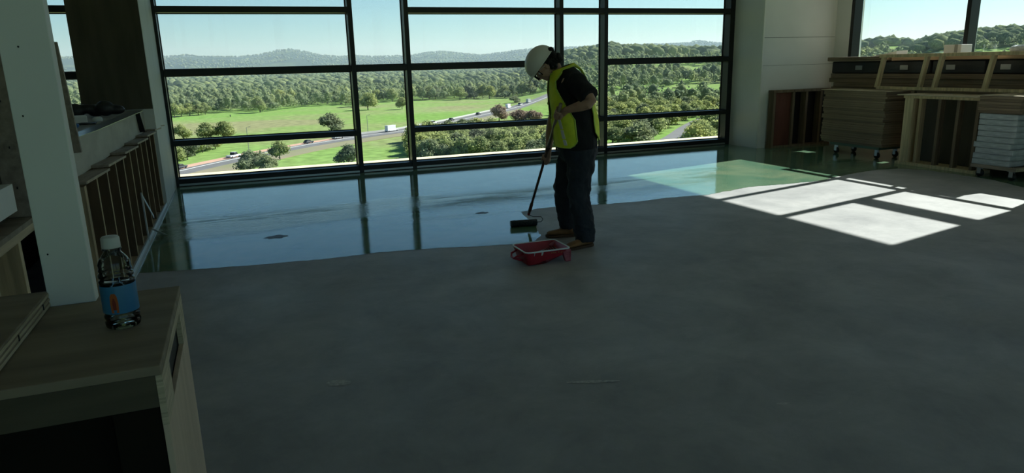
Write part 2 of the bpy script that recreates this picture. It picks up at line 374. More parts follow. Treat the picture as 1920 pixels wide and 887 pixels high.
edge = [(-.94, 6.28), (-.55, 6.19), (-.01, 6.10), (.53, 6.02), (.76, 6.02), (1.0, 6.03), (1.37, 5.97), (1.60, 5.92), (1.95, 5.81), (2.25, 5.74), (2.45, 5.76), (2.58, 5.95),
        (2.66, 6.18), (2.75, 6.6), (2.82, 7.05), (3.08, 7.12), (3.41, 7.12), (3.79, 7.0), (4.29, 6.94), (4.61, 6.97), (4.93, 6.95), (5.22, 6.9), (5.6, 7.0), (5.99, 7.1), (6.58, 7.04), (7.2, 7.02),
        (7.42, 7.14), (7.94, 7.27), (8.41, 7.34), (8.78, 7.28), (9.0, 6.98), (8.99, 6.49), (8.97, 6.04), (8.75, 5.5), (8.7, 4.6), (8.95, 3.9)]
pts = []
for i in range(len(edge)-1):
    a = Vector(edge[i]); c = Vector(edge[i+1]); k = max(2, int((c-a).length/.03))
    for j in range(k):
        p = a.lerp(c, j/k); nrm = Vector((-(c-a).y, (c-a).x)).normalized()
        p += nrm*(.018*mnoise.noise(Vector((p.x*7, p.y*7, 0)))+.014*mnoise.noise(Vector((p.x*25, p.y*25, 3)))); pts.append((p.x, p.y))
poly = pts+[(10.38, 3.9), (10.38, 10.22), (8.74, 10.22), (8.74, 10.985), (-.94, 10.985)]
from mathutils.geometry import tessellate_polygon
bm = bmesh.new(); vs = [bm.verts.new((x, y, .0018)) for x, y in poly]
for t3 in tessellate_polygon([[Vector((x, y, 0)) for x, y in poly]]):
    try: bm.faces.new([vs[q] for q in t3])
    except ValueError: pass
bmesh.ops.recalc_face_normals(bm, faces=bm.faces)
if sum(f.normal.z for f in bm.faces) < 0: bmesh.ops.reverse_faces(bm, faces=bm.faces)
me = bpy.data.meshes.new('wet_floor_coating'); bm.to_mesh(me); bm.free(); me.materials.append(M['wet'])
o = bpy.data.objects.new('wet_floor_coating', me); COL.objects.link(o); tag(o, 'glossy wet sealer rolled over the concrete along the windows', 'floor coating', kind='stuff')

# ================================================================== LEFT SIDE FRAMING
# pony wall under the bench: studs, plywood backing, overlapping cap boards
pw = empty('framed_low_wall', (-.95, 7.7, 0), 0, 'long low stud wall with plywood backing and stepped cap boards beside the wet floor', 'low wall')
T0 = Matrix.Translation((.95, -7.7, 0))
def pb(name, boxes, m, bevel=0, par=pw, T=T0):
    b = MB()
    for q in boxes: b.box(*q, T=T)
    return b.build(name, m, par, bevel=bevel)
pb('plywood_backing', [(-1.045, -1.03, 5.0, 10.38, .02, .93)], M['plywood'])
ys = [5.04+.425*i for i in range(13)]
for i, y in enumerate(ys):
    st = pb('stud', [(-1.03, -.948, y, y+(.07 if i == 0 else .024), .04, .915)], M['lumber'] if i == 0 else M['studside'], .001)
    if i: pb('stud_edge', [(-.9478, -.944, y+.001, y+.023, .045, .91)], M['stud'], 0, st, T0)  # paler strip painting the light on the stud's front edge
pb('bottom_plate', [(-1.03, -.94, 5.0, 10.38, 0.002, .04)], M['lumber_y'], .003)
pb('base_angle', [(-.94, -.925, 5.0, 10.38, 0.002, .05), (-.925, -.90, 5.0, 10.38, 0.003, .012)], M['zinc'])
capy = [4.98, 5.85, 6.72, 7.59, 8.46, 9.30, 10.02, 10.5]
for i in range(7):
    y0, y1 = capy[i], capy[i+1]+.02
    b = MB(); a = math.atan2(-.028, y1-y0)
    R_ = T0 @ Matrix.Translation((-.995, y0, .955)) @ Matrix.Rotation(a, 4, 'X')
    b.box(-.10, .075, 0, (y1-y0)+.02, -.018, 0, T=R_); b.build('cap_board', [M['capwood']], pw, bevel=.002)
    b = MB(); b.box(.070, .0765, .02, (y1-y0)-.01, -.017, -.001, T=R_); b.build('cap_edge', M['plyedge'], pw)
# bench above the wall
bn = empty('plywood_bench', (-1.8, 7.2, 0), 0, 'broad plywood bench with pale front board running to the dark pier', 'bench')
TB = Matrix.Translation((1.8, -7.2, 0))
pb('bench_top', [(-3.0, -1.06, 4.9, 9.44, 1.15, 1.18)], M['slab'], .003, bn, TB)
pb('front_board', [(-1.06, -1.035, 4.9, 10.96, .935, 1.182)], M['fascia'], .003, bn, TB)
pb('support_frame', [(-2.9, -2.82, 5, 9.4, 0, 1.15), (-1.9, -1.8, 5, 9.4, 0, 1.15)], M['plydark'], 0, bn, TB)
b = MB(); b.bar(TB @ Vector((-.945, 4.885, 1.145)), TB @ Vector((-.975, 4.885, 1.79)), .095, .03, up=(0, 1, 0)); b.build('end_board', M['capwood'], bn, bevel=.002)
# things on the bench
zt = 1.18
b = MB(); b.box(-.09, .09, -.07, .07, 0, .07); o = b.build('white_carton', M['white'], None, bevel=.008, loc=(-1.34, 7.25, zt), rot=(0, 0, .2)); tag(o, 'small white carton lying among tools on the bench', 'carton')
b = MB(); b.lathe([(.001, 0), (.04, 0), (.042, .01), (.04, .035), (.02, .045), (.001, .045)], 20, ends=False); o = b.build('plastic_disc', M['white'], None, True, loc=(-1.20, 7.45, zt)); tag(o, 'round white plastic disc on the bench just right of the carton', 'disc')
b = MB(); b.tube([(.05*math.cos(t*PI/12), .05*math.sin(t*PI/12), .02) for t in range(24)], [(.02, .015)]*24, 8, closed=True); o = b.build('tape_roll', M['blue'], None, True, loc=(-1.27, 6.62, zt)); tag(o, 'blue tape roll lying on the bench in front of the white carton', 'tape')
b = MB()
for i in range(7):
    b.ell((-.28+.09*i, .03*math.sin(i*2.1), .035+.02*(i % 2)), (.09, .07, .05+.015*(i % 3)), nu=14, nv=8)
o = b.build('tool_bag', M['blackwrap'], None, True, loc=(-1.42, 8.3, zt+.03), mods=[('REMESH', dict(mode='VOXEL', voxel_size=.012, use_smooth_shade=True))]); tag(o, 'black cloth tool bag slumped across the back of the bench', 'bag')
b = MB(); b.tube([(-.3, -.1, .012), (-.15, .05, .02), (0, .0, .012), (.12, -.12, .012), (.22, -.02, .02), (.3, .12, .012)], .011, 8); o = b.build('power_cable', M['black'], None, True, loc=(-1.45, 6.9, zt)); tag(o, 'black cable snaking over the near part of the bench', 'cable')
b = MB(); b.box(-.13, -.05, -.05, .05, 0, .05); b.tube([(-.05, 0, .025), (.08, 0, .03)], .018, 10); b.tube([(.08, 0, .03), (.13, 0, .03)], .008, 8)
o = b.build('power_drill', M['black'], None, bevel=.006, loc=(-1.55, 7.4, zt)); tag(o, 'black power tool lying left of the white carton on the bench', 'tool')
# draped strip hanging over the bench front
b = MB(); pa = [(-1.10, 5.35, 1.184), (-1.06, 6.2, 1.187), (-1.05, 7.3, 1.19), (-1.03, 8.25, 1.195), (-1.012, 8.75, 1.2)]
for i in range(len(pa)-1): b.bar(pa[i], pa[i+1], .11, .006)
o = b.build('plastic_strip', mat('grey_plastic_film', (.18, .20, .22), .3, var=.2, scale=8)); tag(o, 'long grey plastic strip lying along the front edge of the bench', 'plastic strip')
b = MB(); b.bar((-1.02, 8.72, 1.19), (-1.005, 8.86, .965), .055, .014, up=(0, 1, 0)); o = b.build('black_strap', M['black'], bevel=.003); tag(o, 'short black strap hanging over the pale front board of the bench', 'strap')
# little metal brace on the low wall
b = MB(); b.bar((-.93, 7.38, .49), (-.90, 7.80, .18), .03, .006, up=(1, 0, 0)); b.bar((-.925, 7.36, .50), (-.925, 7.39, .02), .02, .012, up=(1, 0, 0)); b.bar((-.89, 7.55, .10), (-.80, 7.66, .012), .05, .004)
o = b.build('metal_brace', M['zinc']); tag(o, 'bent pale metal brace leaning on the low wall studs at the floor', 'brace')

# near framing, white post, top-plate, shelf
nw = empty('near_stud_wall', (-.95, 2.9, 0), 0, 'near stud wall with plywood backing at the far left, under the shelf board', 'stud wall')
TN = Matrix.Translation((.95, -2.9, 0))
pb('plywood_backing', [(-1.06, -1.045, 1.9, 3.72, .02, .93)], M['plywood'], 0, nw, TN)
for y in (2.30, 2.70, 3.09, 3.46): pb('stud', [(-1.045, -.93, y, y+.04, .04, .92)], M['stud'], .002, nw, TN)
pb('bottom_plate', [(-1.045, -.93, 1.9, 3.72, 0, .04)], M['lumber_y'], .002, nw, TN)
pb('top_plate', [(-1.14, -.915, 1.9, 3.76, .92, .962)], M['lumber_y'], .002, nw, TN)
o = bx('shelf_board', -1.30, -.905, 1.85, 3.74, .963, .985, M['plytop']); tag(o, 'brown shelf board lying along the near stud wall top', 'shelf board')
o = bx('white_panel_offcut', -.985, -.94, 2.6, 3.58, 1.03, 1.15, M['post'], bevel=.002); tag(o, 'short white board fixed above the shelf at the far left', 'board')
sc = empty('plywood_screen', (-1.1, 3, 0), 0, 'dark plywood panel with nail heads standing behind the white post', 'panel')
TS = Matrix.Translation((1.1, -3, 0))
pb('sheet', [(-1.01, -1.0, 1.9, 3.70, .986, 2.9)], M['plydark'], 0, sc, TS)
pb('edge_stud', [(-1.0, -.905, 3.66, 3.70, .986, 2.9)], M['capwood'], .002, sc, TS)
for y in (3.1, 3.4, 3.66):
    for z in (1.12, 1.3, 1.5): b = MB(); b.ell(TS @ Vector((-.945 if y > 3.6 else -1.0, y, z)), (.003, .006, .006), nu=8, nv=5); b.build('nail_head', M['nail'], sc)

ct = empty('bar_height_end_wall', (-.65, 1.5, 0), 0, 'boxy framed counter end with worn plywood top carrying the bottle', 'counter')
TC = Matrix.Translation((.65, -1.5, 0))
pb('top_panel', [(-1.35, -.174, 1.29, 1.795, 1.082, 1.10)], M['plytop'], .002, ct, TC)
pb('front_rail', [(-1.35, -.185, 1.293, 1.331, 1.02, 1.082)], M['railwood'], .002, ct, TC)
pb('corner_stud', [(-.262, -.185, 1.296, 1.334, .02, 1.02)], M['shade_front'], .002, ct, TC)
pb('dark_panel', [(-1.35, -.262, 1.345, 1.355, .02, 1.02)], M['shade_front'], 0, ct, TC)
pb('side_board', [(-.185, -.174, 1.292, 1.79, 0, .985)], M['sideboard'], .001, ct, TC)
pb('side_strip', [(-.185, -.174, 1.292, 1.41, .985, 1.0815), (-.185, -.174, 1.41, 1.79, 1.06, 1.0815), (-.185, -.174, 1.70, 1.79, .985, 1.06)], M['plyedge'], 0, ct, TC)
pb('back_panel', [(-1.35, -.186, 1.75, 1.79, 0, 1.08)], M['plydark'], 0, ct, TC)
pb('slot_shade', [(-.20, -.187, 1.30, 1.74, .9, 1.08)], M['black'], 0, ct, TC)  # black sheet standing in for the shade inside the slot
po = empty('white_post', (-.39, 1.765, 1.1), 0, 'pale painted two-by-four post standing on the counter end at left', 'post')
b = MB(); b.box(-.046, .046, -.017, .021, 0, ZC-1.1); b.build('post_board', M['post'], po, bevel=.002)
for z in (.12, .42, .56, .70): b = MB(); b.ell((.03*math.sin(z*40), -.0172, z), (.0018, .0008, .0022), nu=8, nv=5); b.build('nail_head', M['nail'], po)
pl_ = empty('top_plate_board', (-.50, 1.3, 1.1), 0, 'short plywood-edged board lying on the counter end beside the post', 'board')
b = MB(); b.box(-.10, .066, -.35, .455, 0, .036); b.build('board_body', M['plytop'], pl_, bevel=.002)
b = MB()
for k in range(3): b.box(.066, .0675, -.35, .455, .004+.011*k, .010+.011*k)
b.build('board_edge', M['plyedge'], pl_)
for y in (.02, .20, .39): b = MB(); b.box(.0672, .069, y-.002, y+.002, .012, .024); b.build('nail_head', M['nail'], pl_)

# ---------------------------------------------------- bottle
bo = empty('water_bottle', (-.262, 1.545, 1.1), .3, 'clear plastic water bottle with blue label and white cap on the counter', 'bottle')
R0 = .0325
prof = [(.001, .006), (.018, .004), (.027, 0), (R0-.001, .004), (R0, .009), (R0, .014), (R0-.0025, .018), (R0, .022), (R0, .027), (R0-.0025, .031), (R0-.0012, .035), (R0-.0012, .092), (R0, .096), (R0, .100), (R0-.0035, .104), (R0, .108), (R0-.001, .113), (R0-.004, .117), (R0-.002, .121), (R0-.004, .126),
        (.0295, .134), (.0260, .142), (.0205, .150), (.0160, .156), (.0150, .160), (.0175, .162), (.0175, .164), (.0135, .165), (.0135, .178)]
b = MB(); b.lathe(prof, 40, ends=False); b.build('bottle_body', M['plastic'], bo, True)
b = MB(); b.lathe([(.001, .007), (.026, .007), (R0-.003, .011), (R0-.003, .094), (.001, .094)], 32, ends=False); b.build('water', M['water'], bo, True)
b = MB(); b.lathe([(R0+.0002, .035), (R0+.0004, .037), (R0+.0004, .090), (R0+.0002, .092)], 40, ends=False); lb = b.build('label', mat('blue_label', (.02, .15, .36), .4, col2=(.04, .22, .42), scale=12, stretch=(1, 1, .5)), bo, True)
a0 = -1.75-.3
def lab(poly, m, off):
    q = MB(); n = len(poly)
    q.add([((R0+off)*math.cos(a0+x), (R0+off)*math.sin(a0+x), z) for x, z in poly], [tuple(range(n))]); q.build('label_mark', m, lb)
lab([(-.20, .038), (.20, .038), (.23, .058), (.19, .072), (.10, .078), (-.10, .078), (-.19, .072), (-.23, .058)], mat('orange_print', (.40, .10, .02), .5), .0009)
lab([(-.09, .044), (.09, .044), (.11, .058), (.04, .068), (-.04, .068), (-.11, .058)], mat('dark_red_print', (.22, .03, .02), .5), .0013)
b = MB(); b.lathe([(.001, .188), (.0145, .188), (.0168, .185), (.0172, .167), (.0168, .1652), (.001, .1652)], 36, ends=False); b.build('cap', M['cap'], bo, True)
# ================================================================== RIGHT SIDE STACKS
ORD = 'first second third fourth fifth sixth seventh eighth ninth tenth eleventh twelfth thirteenth fourteenth fifteenth sixteenth seventeenth eighteenth nineteenth twentieth twenty-first twenty-second twenty-third twenty-fourth'.split()
def stack(name, label, cat, x0, x1, y0, y1, z0, n, th, m, rotz=0, jit=.012, group=None, sheet='sheet', mats=None, colsheets=None):
    cx, cy = (x0+x1)/2, (y0+y1)/2
    for i in range(n):
        r = random.Random(i*31+int(x0*100)+n); t = th
        b = MB(); jx, jy = r.uniform(-jit, jit), r.uniform(-jit*1.5, jit*1.5)
        b.box(-(x1-x0)/2, (x1-x0)/2, -(y1-y0)/2, (y1-y0)/2, 0, t-.002)
        mm = (mats[i] if mats else m)
        o = b.build(name, mm, None, bevel=.002, loc=(cx+jx, cy+jy, z0+i*th), rot=(0, 0, rotz+r.uniform(-.006, .006)))
        tag(o, label % (ORD[i]+' from the bottom' if i < n-1 else 'topmost'), cat, group)
def dolly(label, cx, cy, rz, lx, ly, h=.19, mt=None):
    mt = mt or M['dolly']
    d = empty('platform_dolly', (cx, cy, 0), rz, label, 'dolly')
    b = MB()
    b.box(-lx/2, lx/2, -ly/2, -ly/2+.06, h-.045, h); b.box(-lx/2, lx/2, ly/2-.06, ly/2, h-.045, h)
    b.box(-lx/2, -lx/2+.06, -ly/2+.06, ly/2-.06, h-.045, h); b.box(lx/2-.06, lx/2, -ly/2+.06, ly/2-.06, h-.045, h); b.box(-.05, .05, -ly/2+.06, ly/2-.06, h-.045, h)
    b.build('deck', mt, d, bevel=.004)
    for sx in (-1, 1):
        for sy in (-1, 1):
            x, y = sx*(lx/2-.06), sy*(ly/2-.09)
            b = MB(); b.box(x-.035, x+.035, y-.035, y+.035, h-.052, h-.045)
            b.box(x-.022, x-.018, y-.03, y+.02, .045, h-.05); b.box(x+.018, x+.022, y-.03, y+.02, .045, h-.05)
            f = b.build('caster_fork', M['steel'], d)
            b = MB(); b.tube([(x-.015, y-.012, .05), (x+.015, y-.012, .05)], .048, 20); b.build('wheel', M['black'], f, True)
    return d
# cart 1
ST = 'flat brown panel on the left dolly, %s in the stack'
dolly('green platform dolly carrying the tall stack of brown panels', 9.58, 8.60, -.03, .50, 1.02)
stack('flat_panel', ST, 'panel', 9.32, 9.80, 8.02, 9.32, .19, 24, .0355, M['card'], -.05, .014, 'brown panels stacked on the left dolly', mats=[M['card'] if (i*7) % 5 else M['card2'] for i in range(24)])
o = bx('thin_top_sheet', 9.31, 9.81, 7.98, 9.36, 1.045, 1.053, M['plyedge']); tag(o, 'thin pale sheet lying on top of the left brown panel stack', 'sheet')
# corner stud frame against the wall
cf = empty('corner_stud_frame', (9.4, 10.15, 0), 0, 'open wooden stud frame with reddish panel standing against the corner wall', 'stud frame')
def fb(name, boxes, m, par, T): return pb(name, boxes, m, .002, par, T)
TF = Matrix.Translation((-9.4, -10.15, 0))
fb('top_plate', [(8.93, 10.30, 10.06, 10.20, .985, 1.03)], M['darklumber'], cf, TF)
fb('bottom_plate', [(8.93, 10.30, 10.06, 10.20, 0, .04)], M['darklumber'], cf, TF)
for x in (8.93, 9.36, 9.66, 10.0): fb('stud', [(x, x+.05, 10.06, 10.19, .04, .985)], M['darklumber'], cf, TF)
fb('red_panel', [(8.98, 9.36, 10.10, 10.12, .04, .985)], M['redpanel'], cf, TF)
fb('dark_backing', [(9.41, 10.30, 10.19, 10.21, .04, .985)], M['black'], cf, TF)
# stud frame box between the dollies
sf = empty('open_stud_panel', (9.35, 7.0, 0), 0, 'upright open stud panel with pale top board standing between the two dolly stacks', 'stud frame')
TQ = Matrix.Translation((-9.35, -7.0, 0))
fb('top_plate', [(9.16, 9.56, 6.40, 7.62, .975, 1.012)], M['stud'], sf, TQ)
fb('top_board', [(9.12, 9.72, 6.38, 7.70, 1.013, 1.028)], M['plyedge'], sf, TQ)
fb('bottom_plate', [(9.16, 9.45, 6.40, 7.66, .002, .045)], M['stud'], sf, TQ)
fb('end_stud', [(9.17, 9.30, 7.46, 7.60, .045, .975)], M['stud'], sf, TQ)
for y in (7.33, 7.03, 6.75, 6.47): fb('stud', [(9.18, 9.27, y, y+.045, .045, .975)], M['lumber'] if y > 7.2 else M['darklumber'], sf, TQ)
fb('back_panel', [(9.50, 9.515, 6.40, 7.6, .045, .975)], M['plydark'], sf, TQ)
# cart 2
dolly('black wheeled dolly under the wrapped white bundles at the right', 9.43, 6.08, -.01, .82, .60, .17, M['capwood'])
WB = 'white shrink-wrapped flat bundle stacked on the right dolly, %s'
cols = [(9.02, 9.85, 5.90, 6.40)]
for i in range(9):
    r = random.Random(i+5); b = MB(); b.box(-.15, .15, -.245, .245, 0, .071)
    o = b.build('wrapped_bundle', M['whitebox'], None, bevel=.008, loc=(9.18+r.uniform(-.015, .015), 6.13+r.uniform(-.02, .02)-.004*i, .17+i*.0735), rot=(0, 0, r.uniform(-.03, .03)))
    nm = ['bottom one on the deck', 'second from the bottom', 'third from the bottom', 'fourth from the bottom', 'middle one of nine', 'fourth from the top', 'third from the top', 'second from the top', 'topmost, under the brown sheets'][i]
    tag(o, WB % nm, 'bundle', 'wrapped white bundles')
BS = 'brown cardboard pack behind the white bundles on the right dolly, %s'
for i in range(9):
    r = random.Random(i+55); b = MB(); b.box(-.26, .26, -.245, .245, 0, .071)
    o = b.build('cardboard_pack', M['card2'], None, bevel=.005, loc=(9.61+r.uniform(-.008, .008), 6.12+r.uniform(-.01, .01), .17+i*.0735), rot=(0, 0, r.uniform(-.01, .01)))
    nm = ['bottom one on the deck', 'second from the bottom', 'third from the bottom', 'fourth from the bottom', 'middle one of nine', 'fourth from the top', 'third from the top', 'second from the top', 'topmost, under the brown sheets'][i]
    tag(o, BS % nm, 'cardboard pack', 'brown packs beside the bundles')
for i in range(6):
    r = random.Random(i+95); b = MB(); b.box(-.42, .40, -.27, .27, 0, .0345)
    o = b.build('brown_sheet', M['card'] if i % 2 else M['card2'], None, bevel=.002, loc=(9.44+r.uniform(-.02, .02), 6.10+r.uniform(-.01, .01), .835+i*.036), rot=(0, 0, r.uniform(-.02, .02)))
    nm = ['bottom one on the white bundles', 'second from the bottom', 'third from the bottom', 'third from the top', 'second from the top', 'topmost, under the pale sheet'][i]
    tag(o, 'thick brown sheet lying over the wrapped white bundles, '+nm, 'sheet', 'brown sheets over the white bundles')
o = bx('pale_top_sheet', 9.0, 9.86, 5.80, 6.38, 1.054, 1.062, M['plyedge']); tag(o, 'pale thin sheet topping the right dolly stack, catching light', 'sheet')
# long lumber pile against the window wall
lp_y0, lp_y1 = 5.95, 9.75
for k, (z0, z1, nm) in enumerate([(.30, .62, 'lowest layer, mostly hidden'), (.62, .95, 'second layer, behind the dollies')]):
    o = bx('timber_pile', 9.95 if k == 0 else 9.93, 10.36, lp_y0, 7.9, z0 if k else 0, z1, M['card2'], bevel=.004); tag(o, 'long dark timber stack along the right wall, '+nm, 'timber')
LY = [(9.90, .952, 1.00), (9.86, 1.002, 1.075), (9.84, 1.077, 1.15), (9.86, 1.152, 1.225), (9.83, 1.227, 1.30)]
LN = ['just above the dark layers', 'second from its bottom', 'middle one', 'second from its top', 'topmost, under the black bundles']
for i, (x0, z0, z1) in enumerate(LY):
    o = bx('long_board', x0, 10.36, 4.5+.05*(i % 2), lp_y1-.06*(i % 3), z0, z1, M['card'] if i % 2 else M['card2'], bevel=.004)
    tag(o, 'long brown board in the pile below the right window, '+LN[i], 'board', 'long boards below the right window')
for i, (y0, y1, nm) in enumerate([(8.72, 9.70, 'left one by the wall'), (7.80, 8.68, 'second from the left'), (6.95, 7.76, 'third from the left'), (6.0, 6.9, 'right one')]):
    e = empty('black_bundle', (10.1, (y0+y1)/2, 1.302), 0, 'black wrapped bundle on the board pile below the window, '+nm, 'bundle', 'black bundles on the board pile')
    b = MB(); b.box(-.25, .24, -(y1-y0)/2, (y1-y0)/2, 0, .20); b.build('wrapped_body', M['blackwrap'], e, bevel=.02)
    b = MB(); q = .1*(i-1); b.box(-.2515, -.25, q-.06, q+.08, .06, .13); b.build('paper_sticker', mat('grey_sticker', (.33, .35, .37), .7), e)
o = bx('long_pale_sheet', 9.80, 10.34, 8.55, 9.74, 1.504, 1.512, M['plyedge']); tag(o, 'pale thin sheet on the black bundles nearest the corner, sunlit edge', 'sheet')
o = bx('dark_slab_sheet', 9.79, 10.34, 8.5, 9.75, 1.516, 1.575, M['card2']); tag(o, 'dark slab topping the pile nearest the corner', 'slab')
o = bx('plank_top', 9.80, 10.3, 6.0, 8.45, 1.504, 1.568, M['card2'], bevel=.003); tag(o, 'dark plank along the top of the pile behind the leaning frame', 'plank')
# leaning stud frame
lf = empty('leaning_stud_frame', (9.66, 6.9, 0), 0, 'long pale stud frame leaning on the board pile below the right window', 'stud frame')
TL = Matrix.Translation((-9.66, -6.9, 0))
def rail(name, z, y0, y1, h=.05, w=.07):
    b = MB(); x = 9.52+.14*(z/1.6); b.box(x-w/2, x+w/2, y0, y1, z-h/2, z+h/2, T=TL); b.build(name, M['stud'], lf, bevel=.003)
rail('top_rail', 1.578, 4.9, 8.53, .05); rail('bottom_rail', 1.09, 4.9, 8.50, .045)
for y in (8.46, 7.70, 7.46, 6.70, 5.9, 5.2):
    b = MB(); b.bar(TL @ Vector((9.615, y+.05, 1.09)), TL @ Vector((9.658, y, 1.56)), .07, .05, up=(0, 1, 0)); b.build('stud', M['stud'], lf, bevel=.003)
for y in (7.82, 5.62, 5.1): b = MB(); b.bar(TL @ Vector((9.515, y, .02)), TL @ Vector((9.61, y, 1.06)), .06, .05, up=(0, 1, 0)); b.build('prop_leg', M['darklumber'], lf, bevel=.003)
for x0, y0, y1, zz, nm in [(9.80, 6.85, 7.12, 1.57, 'larger white carton standing on the pile in front of the right window')]:
    c = empty('white_carton', (10.18, 7.635, 1.569), .08, nm, 'carton')
    b = MB(); b.box(-.13, .13, -.13, .13, 0, .15); b.build('box_body', M['white'], c, bevel=.004)
    b = MB(); b.box(-.1315, .1315, -.08, -.03, 0.002, .152); b.build('tape_band', mat('grey_tape', (.35, .35, .33), .6), c)
b = MB(); b.add([(-.12, -.2, 0), (.12, -.2, 0), (.12, .22, 0), (-.12, .22, 0), (-.12, -.2, .075), (.12, -.2, .085), (.12, .22, .012), (-.12, .22, .01)], [(0, 1, 2, 3), (4, 5, 6, 7), (0, 1, 5, 4), (1, 2, 6, 5), (2, 3, 7, 6), (3, 0, 4, 7)])
o = b.build('folded_paper_sack', M['white'], None, loc=(9.98, 8.62, 1.576)); tag(o, 'crumpled white sack wedge on the pile end behind the leaning frame', 'sack')
b = MB()
for i in range(6): b.ell((.03*i-.1, .09*i-.25, .04+.01*math.sin(i)), (.12, .09, .055), nu=12, nv=8)
o = b.build('plastic_wrap', M['whitebox'], None, True, loc=(9.98, 6.45, 1.60), mods=[('REMESH', dict(mode='VOXEL', voxel_size=.014, use_smooth_shade=True))]); tag(o, 'bunched clear plastic wrap on the right end of the pile', 'plastic wrap')

# ================================================================== TRAY
tr = empty('paint_tray', (2.24, 5.16, 0), 0, 'red deep roller tray with pale coated rim on the dry concrete', 'tray')
def rrect(x0, x1, y0, y1, r, z, k=6):
    out = []
    for cx, cy, a in ((x1-r, y1-r, 0), (x0+r, y1-r, 90), (x0+r, y0+r, 180), (x1-r, y0+r, 270)):
        for j in range(k+1):
            t = math.radians(a+90*j/k); out.append((cx+r*math.cos(t), cy+r*math.sin(t), z))
    return out
XA, XB, YA, YC, ZR = -.195, .20, -.155, .165, .118
def bottom(x):   # underside height along the tray
    return .006 if x < -.02 else (.006+(x+.02)/.22*.075 if x < .2 else .081)
outer = []; nlev = 6
for k in range(nlev+1):
    t = k/nlev; ins = .028*(1-t); ring = rrect(XA+ins, XB-ins, YA+ins, YC-ins, .035, 0)
    outer.append([(x, y, bottom(x)*(1-t)+ZR*t) for x, y, z in ring])
inner = []
for k in range(nlev+1):
    t = k/nlev; ins = .028*(1-t)+.007; ring = rrect(XA+ins, XB-ins, YA+ins, YC-ins, .030, 0)
    inner.append([(x, y, (bottom(x)+.006)*(1-t)+ZR*t) for x, y, z in ring])
b = MB(); n_ = len(outer[0])
def skin(levels, flip):
    vs = [p for l in levels for p in l]
    b.add(vs, [(i*n_+j, i*n_+(j+1) % n_, (i+1)*n_+(j+1) % n_, (i+1)*n_+j) for i in range(len(levels)-1) for j in range(n_)])
    # floor strips
    h = n_//2; base = levels[0]
    xs = sorted(base, key=lambda p: p[0]); 
skin(outer, 0); skin(inner, 1)
for lv in (outer[0], inner[0]):
    pos = sorted([p for p in lv if p[1] > 0], key=lambda p: p[0]); neg = sorted([p for p in lv if p[1] <= 0], key=lambda p: p[0])
    K = 24; x0 = max(pos[0][0], neg[0][0]); x1 = min(pos[-1][0], neg[-1][0]); dz = lv[0][2]-bottom(lv[0][0])
    vs = []; ya, yc = min(p[1] for p in lv), max(p[1] for p in lv)
    for i in range(K+1):
        x = x0+(x1-x0)*i/K; vs += [(x, ya, bottom(x)+max(dz, 0)), (x, yc, bottom(x)+max(dz, 0))]
    b.add(vs, [(2*i, 2*i+1, 2*i+3, 2*i+2) for i in range(K)])
b.build('tray_body', M['tray'], tr, True)
b = MB(); b.tube(rrect(XA, XB, YA, YC, .035, ZR), (lambda: [.0065]*n_)(), 8, closed=True); b.build('rim', M['paintrim'], tr, True)
b = MB()
for i in range(9):
    x = .0+.018*i; z = bottom(x)+.011
    b.bar((x-.02, YA+.05, z), (x+.015, YC-.05, z+.004), .006, .006)
b.build('ramp_ribs', M['ribs'], tr)
b = MB(); b.box(XA+.04, -.0, YA+.045, YC-.045, .012, .034); b.build('coating_liquid', M['liquid'], tr)
for yy in (YA+.012, YC-.052):
    b = MB(); b.prism([(.135, .085), (.165, .0), (.212, .0), (.215, .100), (.185, .112)], Matrix.Translation((0, yy+.04, 0)) @ Matrix.Rotation(PI/2, 4, 'X'), .04)
    b.build('foot', M['traypink'], tr, bevel=.008)
b = MB(); b.box(.188, .214, YA+.02, YC-.02, .055, .105); b.build('end_wall', M['traypink'], tr, bevel=.008)
b = MB(); b.tube([(XA+.01, -.07, .095), (XA-.045, -.06, .075), (XA-.058, -.03, .055), (XA-.058, .03, .055), (XA-.045, .06, .075), (XA+.01, .07, .095)], .009, 8); b.tube([(XA-.058, -.03, .055), (XA+.015, -.04, .028)], .009, 8)
b.build('handle', M['tray'], tr, True)
b = MB(); y = YA+.005
for k, x in enumerate([.03+.0125*i for i in range(9)]):
    if k == 4: continue
    zc = .094; h = .009
    b.bar((x, y, zc-h/2), (x+.002*(k % 3), y-.0005, zc+h/2), .002, .0022)
    if k % 2: b.bar((x, y, zc+h/2*(1 if k % 4 == 1 else -1)), (x+.006, y, zc+h/2*(1 if k % 4 == 1 else -1)), .002, .0022)
b.build('stamp_marks', M['mark'], tr)
b = MB(); b.tube([(-.05, YA-.001, ZR), (-.052, YA+.006, .10), (-.055, YA+.011, .082)], [.007, .009, .005], 8); b.build('drip', M['paintrim'], tr, True); b = MB(); b.tube([(-.12, YA-.001, ZR), (-.12, YA+.01, .085)], [.004, .003], 8); b.build('drip', M['paintrim'], tr, True)

